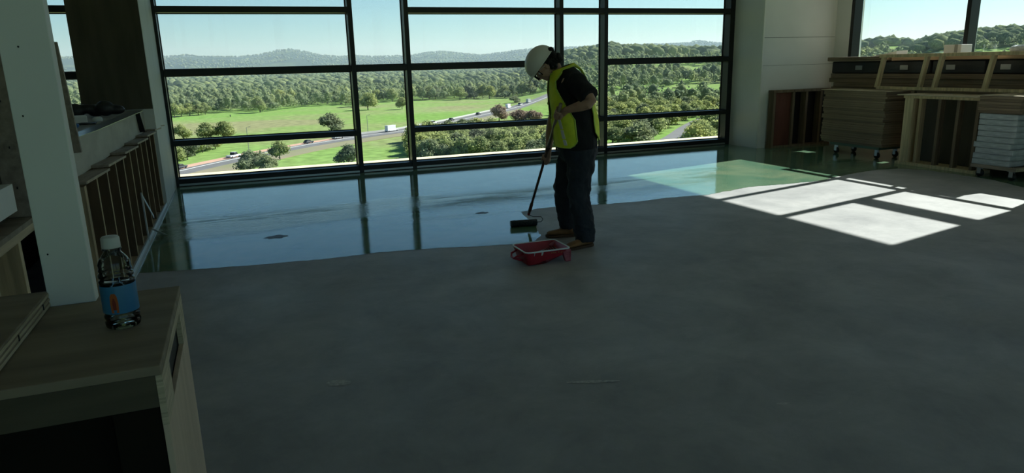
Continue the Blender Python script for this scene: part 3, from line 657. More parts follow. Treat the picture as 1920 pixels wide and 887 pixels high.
# ================================================================== ROLLER AND POLE
OP = Vector((2.75, 5.55, 0)); AX = Vector((math.cos(YAW), -math.sin(YAW), 0)); AN = Vector((math.sin(YAW), math.cos(YAW), 0))
def PW(x, y, z): return OP+AX*x+AN*y+Vector((0, 0, z))
ro = empty('paint_roller', (2.57, 6.37, 0), 0, 'dark wet paint roller on a long brown pole, resting on the fresh coating', 'paint roller')
ri = ro.location.copy()
def RL(v): return Vector(v)-ri
ptop, pbot = PW(-.138, -.270, 1.268), PW(-.393, .78, .125)
pd = (pbot-ptop).normalized()
mid = ptop.lerp(pbot, .36)
b = MB(); b.tube([RL(ptop), RL(mid)], .0155, 14); b.build('pole_sleeve', M['polel'], ro, True)
b = MB(); b.tube([RL(mid-pd*.02), RL(mid+pd*.04)], .019, 14); b.build('pole_collar', M['pole'], ro, True)
b = MB(); b.tube([RL(mid), RL(pbot-pd*.14)], .0125, 14); b.build('pole_shaft', M['pole'], ro, True)
b = MB(); b.tube([RL(pbot-pd*.16), RL(pbot-pd*.05), RL(pbot)], [.017, .017, .013], 14); b.build('grip', M['pole'], ro, True)
b = MB(); b.tube([RL(pbot), RL(pbot+pd*.03)], [.014, .014], 14); b.build('ferrule', M['redtip'], ro, True)
ra, rb = Vector((2.45, 6.40, .036)), Vector((2.72, 6.355, .036))
b = MB(); b.tube([RL(pbot+pd*.03), RL((2.70, 6.40, .085)), RL((2.775, 6.37, .083)), RL((2.785, 6.35, .06)), RL((2.765, 6.348, .036)), RL((2.70, 6.358, .036))], .004, 8); b.build('wire_frame', M['black'], ro, True)
b = MB(); dv = (rb-ra).normalized(); b.tube([RL(ra), RL(ra+dv*.006), RL(rb-dv*.006), RL(rb)], [.030, .034, .034, .030], 24); b.build('roller_sleeve', M['nap'], ro, True)
# small drips and the leaf-like mark on the wet coating
for (x, y, s, l) in [(.23, 7.08, .1, 'dark puddle mark on the wet coating left of centre'), (2.42, 7.2, .07, 'small dark puddle mark on the wet coating behind the roller')]:
    q = MB(); n = 18; q.add([(x+s*math.cos(2*PI*i/n)*(1+.25*math.sin(i*2.3)), y+s*.7*math.sin(2*PI*i/n)*(1+.3*math.cos(i*1.7)), .0035) for i in range(n)], [tuple(range(n))]); o = q.build('puddle_mark', mat('dark_residue', (.03, .035, .03), .5)); tag(o, l, 'mark')
# scrap on the dry floor
q = MB(); n = 14; q.add([(.62+.075*math.cos(2*PI*i/n), 2.33+.022*math.sin(2*PI*i/n)*(1+.4*math.sin(i*3)), .002+.004*(i % 2)) for i in range(n)], [tuple(range(n))]); o = q.build('dark_scrap', mat('dark_scrap', (.03, .028, .02), .8)); tag(o, 'tiny dark scrap on the dry concrete near the bottom edge', 'scrap')
A1, A2 = Vector((math.cos(YAW), -math.sin(YAW), 0)), Vector((math.sin(YAW), math.cos(YAW), 0))
for (u, v, a, s2, l) in [(635, 718, .062, .036, 'pale oval scuff patch on the dry concrete left of centre'), (1110, 716, .135, .014, 'long pale scrape on the dry concrete in the foreground'), (1470, 757, .035, .010, 'short faint scrape on the concrete at lower right')]:
    c = ground_point(u, v, 0); q = MB(); n = 60; vs = []
    for i in range(n):
        t = 2*PI*i/n; k = 1+.22*mnoise.noise(Vector((math.cos(t)*1.6+u, math.sin(t)*1.6, 2)))+.10*mnoise.noise(Vector((math.cos(t)*6+u, math.sin(t)*6, 5)))
        vs.append(c+A1*(a*math.cos(t)*k)+A2*(s2*math.sin(t)*k)+Vector((0, 0, .0015)))
    q.add(vs, [tuple(range(n))]); o = q.build('scuff_patch', mat('pale_scuff', (.62, .61, .59), .7, col2=(.36, .36, .365), scale=45, coord='Object')); tag(o, l, 'scuff')
# ================================================================== PERSON
pe = empty('person', OP, -YAW, 'person in white hard hat and lime safety vest bending to roll sealer on the floor', 'person')
RM = lambda v, sm=True: [('REMESH', dict(mode='VOXEL', voxel_size=v, use_smooth_shade=sm))]
def torso_ring():
    return [(.80, .025, .172, .205), (.88, .028, .178, .210), (1.0, .012, .186, .215), (1.15, -.004, .188, .222), (1.28, -.030, .180, .232),
            (1.38, -.050, .165, .232), (1.45, -.066, .145, .215), (1.50, -.082, .120, .175), (1.535, -.100, .092, .120), (1.56, -.116, .070, .080), (1.575, -.128, .062, .064)]
TRG = torso_ring()
def tors(th, z, off=0.0):
    for i in range(len(TRG)-1):
        if z <= TRG[i+1][0] or i == len(TRG)-2: break
    k = (z-TRG[i][0])/(TRG[i+1][0]-TRG[i][0]); k = min(1, max(0, k)); k2 = k
    c, a, b_ = (TRG[i][j]+(TRG[i+1][j]-TRG[i][j])*k2 for j in (1, 2, 3))
    fold = .004*math.sin(th*7+z*23)*max(0, 1-abs(z-1.1)/.35)
    a += off+fold; b_ += off+fold
    lift = .0 if z < 1.38 else (z-1.38)/.195*.03*(-math.cos(th))*-1
    zz = z+(-.035*math.cos(th))*min(1, max(0, (z-1.30)/.2))
    up = off*1.0*max(0, min(1, (z-1.42)/.1))
    return Vector((c-a*math.cos(th), -b_*math.sin(th), zz+up))
# --- body: head, neck, arms, hands, hidden trunk as one surface
HC = Vector((-.262, -.0, 1.575)); HF = Vector((-.60, -.06, -.80)).normalized(); HU = Vector((-.80, 0, .60)); HU = (HU-HF*HU.dot(HF)).normalized(); HS = HF.cross(HU)
HT = Matrix((HF, HS, HU)).transposed()
def HP(f, s, u): return HC+HF*f+HS*s+HU*u
bd = MB()
def hell(f, s, u, rf, rs, ru): bd.ell(HP(f, s, u), (rf, rs, ru), HT, 20, 14)
hell(-.012, 0, .025, .098, .076, .092); hell(.025, 0, -.035, .066, .060, .072); hell(.052, 0, -.082, .036, .036, .026)   # skull, face, chin
hell(.074, 0, .018, .020, .050, .014)                                                                           # brow
bd.tube([HP(.084, 0, .008), HP(.100, 0, -.014), HP(.108, 0, -.032), HP(.088, 0, -.040)], [.009, .012, .015, .012], 10)  # nose
for s in (-1, 1):
    hell(.056, s*.034, -.030, .030, .022, .026)                                                                # cheek
    hell(-.008, s*.077, -.018, .018, .008, .030); hell(-.012, s*.083, -.008, .012, .006, .018)                   # ear
    hell(.02, s*.045, -.068, .040, .016, .020)                                                                  # jaw
hell(.083, 0, -.056, .012, .024, .007); hell(.080, 0, -.068, .012, .021, .008)                                  # lips
bd.tube([HP(-.030, 0, -.04), HP(-.045, 0, -.09), (-.145, 0, 1.50), (-.09, 0, 1.44)], [.060, .058, .062, .08], 16)
bd.tube([(.02, 0, .86), (.0, 0, 1.1), (-.04, 0, 1.3), (-.07, 0, 1.45)], [(.12, .13), (.13, .14), (.12, .15), (.09, .12)], 20)
bd.tube([(-.07, -.20, 1.43), (-.07, 0, 1.44), (-.08, .19, 1.42)], .06, 12)
UP_HAND = ptop.lerp(pbot, .075); LOW_HAND = ptop.lerp(pbot, .46)
inv = Matrix.Rotation(YAW, 4, 'Z') @ Matrix.Translation(-OP)
uh, lh = inv @ UP_HAND, inv @ LOW_HAND; pdl = (inv.to_3x3() @ pd).normalized()
def arm(pts, rad): bd.tube(pts, rad, 14)
def grip(P, d, w, flip=1, R=.0155):
    w = (w-d*w.dot(d)).normalized(); c = d.cross(w)*flip
    T = Matrix((w, c, d)).transposed()
    pc = P+w*(R+.016)
    bd.ell(pc+c*.006, (.017, .040, .044), T, 16, 12)
    for i, o_ in enumerate((-.033, -.011, .011, .032)):
        L = (.92, 1.0, .97, .80)[i]; rr = R+.010; pth = []
        for ph in (38, 75, 115, 150, 185, 215, 245):
            a = math.radians(38+(ph-38)*L); q = rr+(.004 if ph in (75, 150) else 0)
            pth.append(P+d*(o_+.003*math.sin(a))+w*q*math.cos(a)+c*q*math.sin(a))
        bd.tube(pth, [.0098, .0100, .0092, .0094, .0086, .0082, .0066], 10)
    rr = R+.011; pth = [pc-c*.022-d*.005]
    for ph, oo in ((-60, -.030), (-95, -.046), (-130, -.054), (-160, -.058)):
        a = math.radians(ph); pth.append(P+d*oo+w*rr*math.cos(a)+c*rr*math.sin(a))
    bd.tube(pth, [.014, .0125, .0108, .0100, .0078], 10)
    return pc
w1 = Vector((.85, -.45, .15)); pc1 = uh+(w1-pdl*w1.dot(pdl)).normalized()*.030
arm([(-.05, -.19, 1.44), (.03, -.285, 1.385), (.085, -.355, 1.325), (.105, -.385, 1.295), (.080, -.375, 1.270), (.02, -.345, 1.252), (-.05, -.302, 1.230), (-.095, -.268, 1.215), tuple(pc1)],
    [.056, .052, .046, .043, .046, .045, .034, (.030, .024), (.030, .020)])
grip(uh, pdl, w1, 1)
w2 = Vector((.55, -.80, .2)); pc2 = lh+(w2-pdl*w2.dot(pdl)).normalized()*.032
arm([(-.08, .18, 1.42), (-.13, .235, 1.30), (-.165, .245, 1.18), (-.172, .240, 1.13), (-.185, .232, 1.07), (-.200, .222, .98), (-.214, .205, .87), (-.222, .20, .825), tuple(pc2)],
    [.055, .050, .044, .043, .046, .045, .032, (.030, .025), (.030, .022)])
grip(lh, pdl, w2, -1)
bd.build('body', M['skin'], pe, True, mods=RM(.0045)+[('SMOOTH', dict(factor=.5, iterations=3))])
for s in (-1, 1):
    e = MB(); e.ell(HP(.071, s*.030, -.006), (.012, .013, .012), HT, 16, 10); eo = e.build('eye', M['white'], pe, True)
    e = MB(); e.ell(HP(.0805, s*.030, -.009), (.004, .006, .006), HT, 12, 8); e.build('iris', M['hair'], eo, True)
    e = MB(); e.tube([HP(.085, s*.014, .022), HP(.086, s*.032, .027), HP(.074, s*.048, .022)], [.003, .004, .002], 8); e.build('eyebrow', M['hair'], pe, True)
# hair
hb = MB(); r = random.Random(4)
for i in range(150):
    a = r.uniform(-1.25, 1.25); u = r.uniform(-.085, .05)
    rad = .098 if u > -.03 else .086
    f = -math.cos(a)*rad*1.10+.006; s = math.sin(a)*rad*.86
    q = HP(f, s, u); k = r.uniform(.014, .024); hb.ell(q, (k, k, k), None, 8, 6)
for i in range(46):
    q = HP(-.118+r.uniform(-.025, .02), r.uniform(-.06, .06), r.uniform(-.07, .06)); k = r.uniform(.020, .034); hb.ell(q, (k, k, k), None, 8, 6)
hb.ell(HP(-.032, 0, .035), (.092, .080, .085), HT, 20, 12)
hb.build('hair', M['hair'], pe, True, mods=RM(.007))
# hard hat
hh = MB(); NU, NV = 48, 14; vs = []
def hatp(a, e, k=1.0, du=0.0, ext=0.0):
    cf, cs = math.cos(a), math.sin(a)
    rf, rs, ru = .148*k, .116*k, .128*k
    ridge = .004*math.exp(-(math.sin(a)*math.cos(e)*rs/.016)**2)
    return HP(-.012+(rf*math.cos(e)+ext*max(0, cf)**1.5)*cf, rs*math.cos(e)*cs, .040+ru*math.sin(e)+du+ridge)
for i in range(NV+1):
    e = PI/2*(1-(1-i/NV)**1.0)
    for j in range(NU): vs.append(hatp(2*PI*j/NU, e*.999))
hh.add(vs, [(i*NU+j, i*NU+(j+1) % NU, (i+1)*NU+(j+1) % NU, (i+1)*NU+j) for i in range(NV) for j in range(NU)])
vs = [hatp(2*PI*j/NU, 0) for j in range(NU)]+[hatp(2*PI*j/NU, 0, 1.05, -.010, .0) for j in range(NU)]+[hatp(2*PI*j/NU, 0, 1.07, -.016, .045) for j in range(NU)]
hh.add(vs, [(i*NU+j, i*NU+(j+1) % NU, (i+1)*NU+(j+1) % NU, (i+1)*NU+j) for i in range(2) for j in range(NU)])
ho = hh.build('hard_hat', M['hat'], pe, True, mods=[('SOLIDIFY', dict(thickness=.003, offset=0))])
hh = MB(); hh.tube([hatp(2*PI*j/NU, 0, 1.07, -.016, .045) for j in range(NU)], .0028, 6, closed=True); hh.build('brim_edge', M['hatrim'], ho, True)
# safety glasses
gg = MB()
vs = []; 
for i in range(13):
    a = math.radians(-66+11*i)
    for u in (.022, .005, -.016, -.030): vs.append(HP(.022+.100*math.cos(a), .072*math.sin(a)*1.06, u-.001))
gg.add(vs, [(i*4+j, i*4+j+1, i*4+j+5, i*4+j+4) for i in range(12) for j in range(3)])
go = gg.build('safety_glasses', M['goggle'], pe, True, mods=[('SOLIDIFY', dict(thickness=.002))])
gg = MB()
for s in (-1, 1): gg.tube([HP(.050, s*.070, .010), HP(.02, s*.082, .006), HP(-.03, s*.082, -.006)], .002, 6)
gg.tube([HP(.022+.100*math.cos(math.radians(-66+11*i)), .0763*math.sin(math.radians(-66+11*i)), .022) for i in range(13)], .0022, 6)
gg.build('glasses_arm', M['zinc'], go, True)
# shirt
sb = MB(); NT = 40; zs = [.865, .9, .95, 1.0, 1.05, 1.1, 1.15, 1.2, 1.25, 1.3, 1.34, 1.38, 1.42, 1.45, 1.48, 1.505, 1.525, 1.545, 1.56]
vs = [tors(2*PI*j/NT, z) for z in zs for j in range(NT)]
sb.add(vs, [(i*NT+j, i*NT+(j+1) % NT, (i+1)*NT+(j+1) % NT, (i+1)*NT+j) for i in range(len(zs)-1) for j in range(NT)]+[tuple(range(NT))[::-1], tuple((len(zs)-1)*NT+j for j in range(NT))])
sb.tube([(-.045, -.06, 1.475), (-.035, -.13, 1.465), (-.005, -.215, 1.435), (.03, -.275, 1.385), (.078, -.335, 1.335), (.092, -.352, 1.318)], [.088, .092, .090, .086, .088, .086], 20)
sb.tube([(-.075, .15, 1.425), (-.10, .205, 1.39), (-.135, .238, 1.31), (-.158, .245, 1.22)], [.075, .075, .072, .070], 20)
tx = bpy.data.textures.new('cloth_folds', 'CLOUDS'); tx.noise_scale = .09
tx2 = bpy.data.textures.new('denim_folds', 'CLOUDS'); tx2.noise_scale = .07
def disp(t, s): return [('DISPLACE', dict(texture=t, strength=s, mid_level=.5, texture_coords='LOCAL'))]
sb.build('shirt', M['shirt'], pe, True, mods=RM(.009)+[('SMOOTH', dict(factor=.5, iterations=4))]+disp(tx, .016))
# vest: two panels joined over the shoulders, open sides and open front
def vestmask(th, z):
    d = math.degrees(th) % 360; fd = min(d, 360-d)         # 0 front, 180 back
    cc = (19 if d < 180 else 6)
    if z > 1.525: return fd > 34
    if z > 1.41: return (cc < fd < 50+max(0, z-1.46)*500) or fd > 160-max(0, z-1.49)*500
    if fd < 90:
        c = cc-max(0, min(cc-2, (1.22-z)*60))
        hi = 50+max(0, (1.41-z))*130; hi = min(hi, 86)
        zb = .885+.05*max(0, (fd-60)/24)**2
        arm_ = 62+8*abs(z-1.36)
        return c < fd < hi and z > zb
    return fd > (138 if z < 1.22 else 138+(z-1.22)*120) and z > .94+.07*max(0, (158-fd)/20)
def vpatch(name, mask, m, off, parent, th0=0, th1=360, nt_=220, nz_=120, z0=.84, z1=1.545, rim=False):
    b = MB(); g = [[tors(math.radians(th0+(th1-th0)*j/nt_), z0+(z1-z0)*i/nz_, off) for j in range(nt_+1)] for i in range(nz_+1)]
    idx = {}
    def vid(i, j):
        if (i, j) not in idx: idx[(i, j)] = len(b.v); b.v.append(tuple(g[i][j]))
        return idx[(i, j)]
    for i in range(nz_):
        for j in range(nt_):
            if mask(math.radians(th0+(th1-th0)*(j+.5)/nt_), z0+(z1-z0)*(i+.5)/nz_): b.f.append((vid(i, j), vid(i, j+1), vid(i+1, j+1), vid(i+1, j))); b.m.append(0)
    return b.build(name, m, parent, True, mods=[('SOLIDIFY', dict(thickness=.003, offset=1))])
ve = vpatch('safety_vest', vestmask, M['hivis'], .017, pe)
piping = lambda th, z: vestmask(th, z) and not all(vestmask(th+a, z+c) for a, c in ((.05, 0), (-.05, 0), (0, .010), (0, -.010)))
vpatch('vest_binding', piping, mat('pale_lime_binding', (.62, .80, .12), .6), .0205, ve)
def strip(th, z):
    d = math.degrees(th); c = 52-(z-1.0)*38
    return abs(d-c) < 4.2 and .915 < z < 1.21 and abs(z-1.045) > .004 and abs(z-.965) > .003
vpatch('reflective_strip', strip, M['silver'], .022, ve, 20, 90, 160, 100, .88, 1.25)
def strip2(th, z):
    d = math.degrees(th); return abs(d-(308+(z-1.0)*38)) < 4.2 and .915 < z < 1.21
vpatch('reflective_strip', strip2, M['silver'], .022, ve, 270, 340, 140, 90, .88, 1.25)
# trousers
tb = MB()
tb.tube([(.025, 0, .97), (.03, 0, .90), (.03, 0, .82), (.03, 0, .76)], [(.165, .195), (.172, .200), (.172, .195), (.150, .17)], 28)
tb.tube([(.045, -.085, .86), (.045, -.10, .74), (.030, -.115, .60), (.020, -.125, .48), (.040, -.135, .36), (.062, -.14, .24), (.075, -.145, .13), (.080, -.15, .055)],
        [(.125, .105), (.122, .105), (.108, .095), (.098, .088), (.095, .085), (.092, .085), (.094, .088), (.090, .085)], 24)
tb.tube([(-.005, .085, .86), (-.02, .10, .74), (-.06, .13, .60), (-.088, .155, .48), (-.078, .185, .36), (-.060, .215, .24), (-.045, .24, .15), (-.040, .25, .10)],
        [(.125, .105), (.120, .105), (.104, .095), (.092, .086), (.088, .083), (.088, .083), (.086, .082), (.082, .078)], 24)
for z, a in ((.20, .097), (.155, .100), (.11, .098)): tb.tube([(.066, -.143, z-.014), (.072, -.145, z), (.076, -.146, z+.012)], [(a-.012, a-.017), (a, a-.006), (a-.012, a-.016)], 20)
tb.build('trousers', M['denim'], pe, True, mods=RM(.009)+[('SMOOTH', dict(factor=.5, iterations=3))]+disp(tx2, .034))
# boots
def boot(cx, cy, yaw, pitch=0, lift=0):
    T = Matrix.Translation((cx, cy, lift)) @ Matrix.Rotation(yaw, 4, 'Z') @ Matrix.Rotation(pitch, 4, 'Y')
    b = MB()
    prof = [(.085, .032, .040, .070), (.06, .040, .050, .085), (.02, .041, .055, .080), (-.03, .040, .050, .060), (-.08, .046, .042, .044), (-.13, .050, .038, .036), (-.165, .044, .034, .030), (-.19, .026, .028, .020)]
    n = 18; vs = []
    for x, hw, zc, hz in prof:
        for j in range(n):
            t = 2*PI*j/n; vs.append(T @ Vector((x, hw*math.cos(t), max(.018, .02+zc*.0+hz*(1+math.sin(t))*.62))))
    k = len(prof)
    b.add(vs, [(i*n+j, i*n+(j+1) % n, (i+1)*n+(j+1) % n, (i+1)*n+j) for i in range(k-1) for j in range(n)]+[tuple(range(n)), tuple((k-1)*n+j for j in range(n))])
    b.tube([T @ Vector((.035, 0, .05)), T @ Vector((.035, 0, .12)), T @ Vector((.03, 0, .18))], [.046, .050, .052], 18)
    o = b.build('boot', M['boot'], pe, True, mods=RM(.006)+[('SMOOTH', dict(factor=.5, iterations=4))])
    s = MB(); out = [(.095, 0), (.088, .028), (.06, .042), (.0, .041), (-.06, .046), (-.12, .052), (-.165, .046), (-.195, .022), (-.203, 0)]
    out = out+[(x, -y) for x, y in out[-2:0:-1]]
    s.prism(out, T @ Matrix.Translation((0, 0, .001)), .024); s.build('boot_sole', M['sole'], o, bevel=.004)
    l = MB()
    for q in range(4): l.bar(T @ Vector((-.02-.022*q, -.02, .115-.016*q)), T @ Vector((-.02-.022*q, .02, .115-.016*q)), .005, .005)
    l.build('laces', M['sole'], o)
boot(-.055, .25, .05); boot(.070, -.155, .55)
# ================================================================== VALLEY OUTSIDE
ridge_px = [(-600, 95), (-300, 104), (0, 110), (308, 108), (350, 105), (380, 108), (450, 108), (480, 105), (500, 101), (520, 96), (545, 94), (570, 98), (600, 105), (640, 108), (665, 105), (700, 108), (745, 106), (770, 106), (800, 100),
            (830, 98), (860, 101), (900, 105), (930, 101), (960, 97), (1000, 93), (1050, 91), (1120, 88), (1150, 86), (1200, 85), (1250, 84), (1290, 82), (1308, 78), (1340, 82), (1420, 84), (1620, 80), (1800, 80), (2600, 90)]
near_px = [(700, 175), (900, 160), (960, 140), (1010, 118), (1060, 100), (1100, 93), (1140, 84), (1170, 88), (1230, 90), (1290, 92), (1350, 92), (1450, 90), (1600, 82), (1620, 80), (1660, 74), (1720, 76), (1780, 64), (1830, 59), (1900, 54), (2000, 46), (2200, 44), (3000, 44)]
def prof(px):
    A_, E_ = [], []
    for u, v in px:
        d = (u-960)/FPX*cam_right-(v-443.5)/FPX*cam_up+cam_fwd
        A_.append(math.degrees(math.atan2(d.x, d.y))); E_.append(d.z/math.hypot(d.x, d.y))
    return np.array(A_), np.array(E_)
RA, RE = prof(ridge_px); NA, NE = prof(near_px)
def sstep(a, b, x): t = np.clip((x-a)/(b-a), 0, 1); return t*t*(3-2*t)
def terrain_h(x, y):
    x = np.asarray(x, float); y = np.asarray(y, float)
    r = np.hypot(x, y); az = np.degrees(np.arctan2(x, y))
    h = -28+0*r
    lumps = (np.sin(x*.011+1.3)*np.cos(y*.009)+.6*np.sin(x*.023+y*.017)+.4*np.cos(x*.04-y*.031))
    h = h+lumps*1.2*sstep(500, 1500, r)+16*sstep(700, 4500, r)
    top1 = EYE+5800*np.interp(az, RA, RE)
    wv = sstep(3800, 5800, r)*(1-sstep(6400, 8200, r)*.8)
    h = h+(top1-h)*wv+lumps*10*sstep(3500, 5000, r)*(1-wv)
    R1 = 1150.0
    top2 = EYE+R1*np.interp(az, NA, NE)-9
    wn = sstep(330, R1, r)**1.15*(1-sstep(R1*1.05, R1*2.6, r))*sstep(15, 27, az)
    h = h+(np.maximum(top2, -28)-h)*wn+lumps*3.0*wn*(1-wn)
    return h
naz, nr = 620, 230
AZ = np.radians(np.linspace(-180, 180, naz)); RR = 22*(9500/22)**(np.linspace(0, 1, nr))
GX = (RR[:, None]*np.sin(AZ)[None, :]).ravel(); GY = (RR[:, None]*np.cos(AZ)[None, :]).ravel()
GZ = terrain_h(GX, GY)
ii = (np.arange(nr-1)[:, None]*naz+np.arange(naz-1)[None, :]).ravel()
F = np.stack([ii, ii+1, ii+naz+1, ii+naz], 1)
def np_mesh(name, V_, F_, m, smooth=False):
    me = bpy.data.meshes.new(name); k = F_.shape[1]
    me.vertices.add(len(V_)); me.vertices.foreach_set('co', V_.astype(np.float32).ravel())
    me.loops.add(F_.size); me.loops.foreach_set('vertex_index', F_.astype(np.int32).ravel())
    me.polygons.add(len(F_)); me.polygons.foreach_set('loop_start', np.arange(len(F_), dtype=np.int32)*k)
    if smooth: me.polygons.foreach_set('use_smooth', np.ones(len(F_), bool))
    me.update(calc_edges=True); me.validate(); me.materials.append(m)
    o = bpy.data.objects.new(name, me); COL.objects.link(o); return o
def groundmat():
    m, n, b = new_mat('spring_meadow'); L = n.links
    g = n.nodes.new('ShaderNodeNewGeometry')
    def nz(s, d=5, st=(1, 1, 1)):
        mp = n.nodes.new('ShaderNodeMapping'); mp.inputs['Scale'].default_value = st; L.new(g.outputs['Position'], mp.inputs[0])
        a = n.nodes.new('ShaderNodeTexNoise'); a.inputs['Scale'].default_value = s; a.inputs['Detail'].default_value = d; L.new(mp.outputs[0], a.inputs[0]); return a.outputs[0]
    r = n.nodes.new('ShaderNodeValToRGB'); L.new(nz(.013, 6, (.6, 1, 1)), r.inputs[0])
    e = r.color_ramp.elements; e[0].position = .38; e[0].color = (.28, .28, .15, 1); e[1].position = .5; e[1].color = (.23, .33, .11, 1)
    x = e.new(.64); x.color = (.20, .335, .09, 1)
    r2 = n.nodes.new('ShaderNodeValToRGB'); L.new(nz(.25, 6), r2.inputs[0]); r2.color_ramp.elements[0].position = .35; r2.color_ramp.elements[0].color = (.75, .75, .75, 1); r2.color_ramp.elements[1].position = .65; r2.color_ramp.elements[1].color = (1.15, 1.15, 1.1, 1)
    mx = n.nodes.new('ShaderNodeMixRGB'); mx.blend_type = 'MULTIPLY'; mx.inputs[0].default_value = .9; L.new(r.outputs[0], mx.inputs[1]); L.new(r2.outputs[0], mx.inputs[2])
    # scrub-covered hills further out
    ln = n.nodes.new('ShaderNodeVectorMath'); ln.operation = 'LENGTH'; L.new(g.outputs['Position'], ln.inputs[0])
    mr = n.nodes.new('ShaderNodeMapRange'); mr.inputs[1].default_value = 2200; mr.inputs[2].default_value = 4200; L.new(ln.outputs['Value'], mr.inputs[0])
    sc = n.nodes.new('ShaderNodeValToRGB'); L.new(nz(.0035, 8), sc.inputs[0]); sc.color_ramp.elements[0].position = .5; sc.color_ramp.elements[0].color = (.030, .050, .030, 1); sc.color_ramp.elements[1].position = .68; sc.color_ramp.elements[1].color = (.13, .17, .06, 1)
    m2 = n.nodes.new('ShaderNodeMixRGB'); L.new(mr.outputs[0], m2.inputs[0]); L.new(mx.outputs[0], m2.inputs[1]); L.new(sc.outputs[0], m2.inputs[2])
    L.new(m2.outputs[0], b.inputs['Base Color']); b.inputs['Roughness'].default_value = 1; b.inputs['Specular IOR Level'].default_value = 0
    return m
M['meadow'] = groundmat()
gr = np_mesh('ground', np.stack([GX, GY, GZ], 1), F, M['meadow'], True); struct(gr)

# --- highway
LV = -28
rd = [Vector(ground_point(u, v, LV)) for u, v in [(200, 356), (335, 322), (440, 299), (560, 275), (680, 256), (760, 245), (860, 226), (940, 208), (1000, 196), (1040, 188)]]
def spline(P, k=14):
    out = []
    for i in range(len(P)-1):
        p0, p1, p2, p3 = P[max(i-1, 0)], P[i], P[i+1], P[min(i+2, len(P)-1)]
        for j in range(k):
            t = j/k; out.append(.5*((2*p1)+(p2-p0)*t+(2*p0-5*p1+4*p2-p3)*t*t+(3*p1-p0-3*p2+p3)*t**3))
    return out+[P[-1]]
cl = spline(rd)
def ribbon(name, path, o0, o1, z, m, h=0, a=0, b=1e9, parent=None):
    P = path[int(a*len(path)) if a < 1 else 0: int(min(b, 1)*len(path))]
    mb = MB(); row = []
    for i, p in enumerate(P):
        t = (P[min(i+1, len(P)-1)]-P[max(i-1, 0)]); t.z = 0; t.normalize(); nrm = Vector((-t.y, t.x, 0))
        q = [p+nrm*o0, p+nrm*o1]
        zz = z+max(0, float(terrain_h(p.x, p.y))+28)
        row.append([Vector((x.x, x.y, LV+zz)) for x in q]+[Vector((x.x, x.y, LV+zz-.5+0 if h == 0 else LV+zz-h)) for x in q])
    vs = [v for r_ in row for v in r_]; fs = []
    for i in range(len(row)-1):
        k = i*4; fs += [(k, k+1, k+5, k+4), (k+2, k+6, k+7, k+3), (k, k+4, k+6, k+2), (k+1, k+3, k+7, k+5)]
    mb.add(vs, fs+[(0, 2, 3, 1), (len(vs)-4, len(vs)-3, len(vs)-1, len(vs)-2)]); return mb.build(name, m, parent)
asph = mat('pale_asphalt', (.15, .145, .15), .9, var=.1, scale=.2)
struct(ribbon('highway', cl, -7, 6, .35, asph))
struct(ribbon('dirt_verge', cl, -17, -7.0, .22, mat('brown_verge', (.27, .22, .15), 1, col2=(.20, .21, .10), scale=.06), a=.05, b=.98))
struct(ribbon('pink_lane', cl, 1.5, 5.8, .42, mat('pink_aggregate_lane', (.56, .33, .24), .9, var=.08, scale=.2), a=.0, b=.42))
struct(ribbon('lane_line', cl, -1.2, -.9, .42, M['white']))
struct(ribbon('concrete_barrier', cl, 6.0, 6.4, 1.1, mat('pale_concrete_barrier', (.50, .50, .47), .8), h=1.0, a=.46, b=.80))
side = spline([Vector(ground_point(u, v, LV)) for u, v in [(1235, 275), (1265, 258), (1290, 240), (1318, 226), (1350, 218)]], 8)
struct(ribbon('side_road', side, -3.5, 3.5, .5, asph))

# --- cars on the highway
def car(u, v, kind, body, label, rev=False):
    p = ground_point(u, v, LV)
    i = min(range(len(cl)), key=lambda k: (cl[k]-p).length); t = cl[min(i+1, len(cl)-1)]-cl[max(0, i-1)]
    rz = math.atan2(t.y, t.x)+(PI if rev else 0); nrm = Vector((-t.y, t.x, 0)).normalized()
    pos = cl[i]+nrm*(2.2 if not rev else -4.0); z = LV+.36+max(0, float(terrain_h(pos.x, pos.y))+28)
    c = empty('car', (pos.x, pos.y, z), rz, label, 'car', 'vehicles on the highway')
    L_, W_ = (5.6, 2.0) if kind != 'sedan' else (4.6, 1.8); H1 = .95 if kind != 'sedan' else .80; H2 = 1.85 if kind != 'sedan' else 1.42
    if kind == 'truck': L_, H2 = 7.5, 2.9
    b = MB(); side_ = [(-L_/2, .35), (L_/2, .35), (L_/2, H1-.1), (L_/2-.3, H1), (-L_/2+.1, H1+.05), (-L_/2, H1-.2)]
    b.prism(side_, Matrix.Translation((0, W_/2, 0)) @ Matrix.Rotation(PI/2, 4, 'X'), W_)
    b.build('car_body', body, c, bevel=.08)
    if kind == 'pickup': cab = [(-.7, H1-.02), (1.5, H1-.02), (.95, H2), (-.5, H2)]
    elif kind == 'truck': cab = [(-L_/2+.1, H1), (L_/2-1.6, H1), (L_/2-1.7, H2), (-L_/2+.1, H2)]
    else: cab = [(-L_/2+.4, H1), (L_/2-1.2, H1), (L_/2-2.0, H2), (-L_/2+1.0, H2)]
    b = MB(); b.prism(cab, Matrix.Translation((0, W_/2-.12, 0)) @ Matrix.Rotation(PI/2, 4, 'X'), W_-.24)
    b.build('cabin', M['black'] if kind != 'truck' else body, c, bevel=.05)
    b = MB(); xs = [q[0] for q in cab]; b.box(xs[3]+.05, xs[2]-.05, -W_/2+.16, W_/2-.16, H2-.04, H2+.03); b.build('roof', body, c)
    for sx in (-1, 1):
        for sy in (-1, 1):
            b = MB(); x = sx*(L_/2-.9); b.tube([(x, sy*(W_/2-.22), .34), (x, sy*(W_/2+.01), .34)], .34, 14); b.build('wheel', M['black'], c)
wc = mat('white_car_paint', (.75, .76, .76), .3); dc = mat('dark_car_paint', (.05, .055, .07), .3); sc_ = mat('silver_car_paint', (.42, .44, .46), .3, metal=.3)
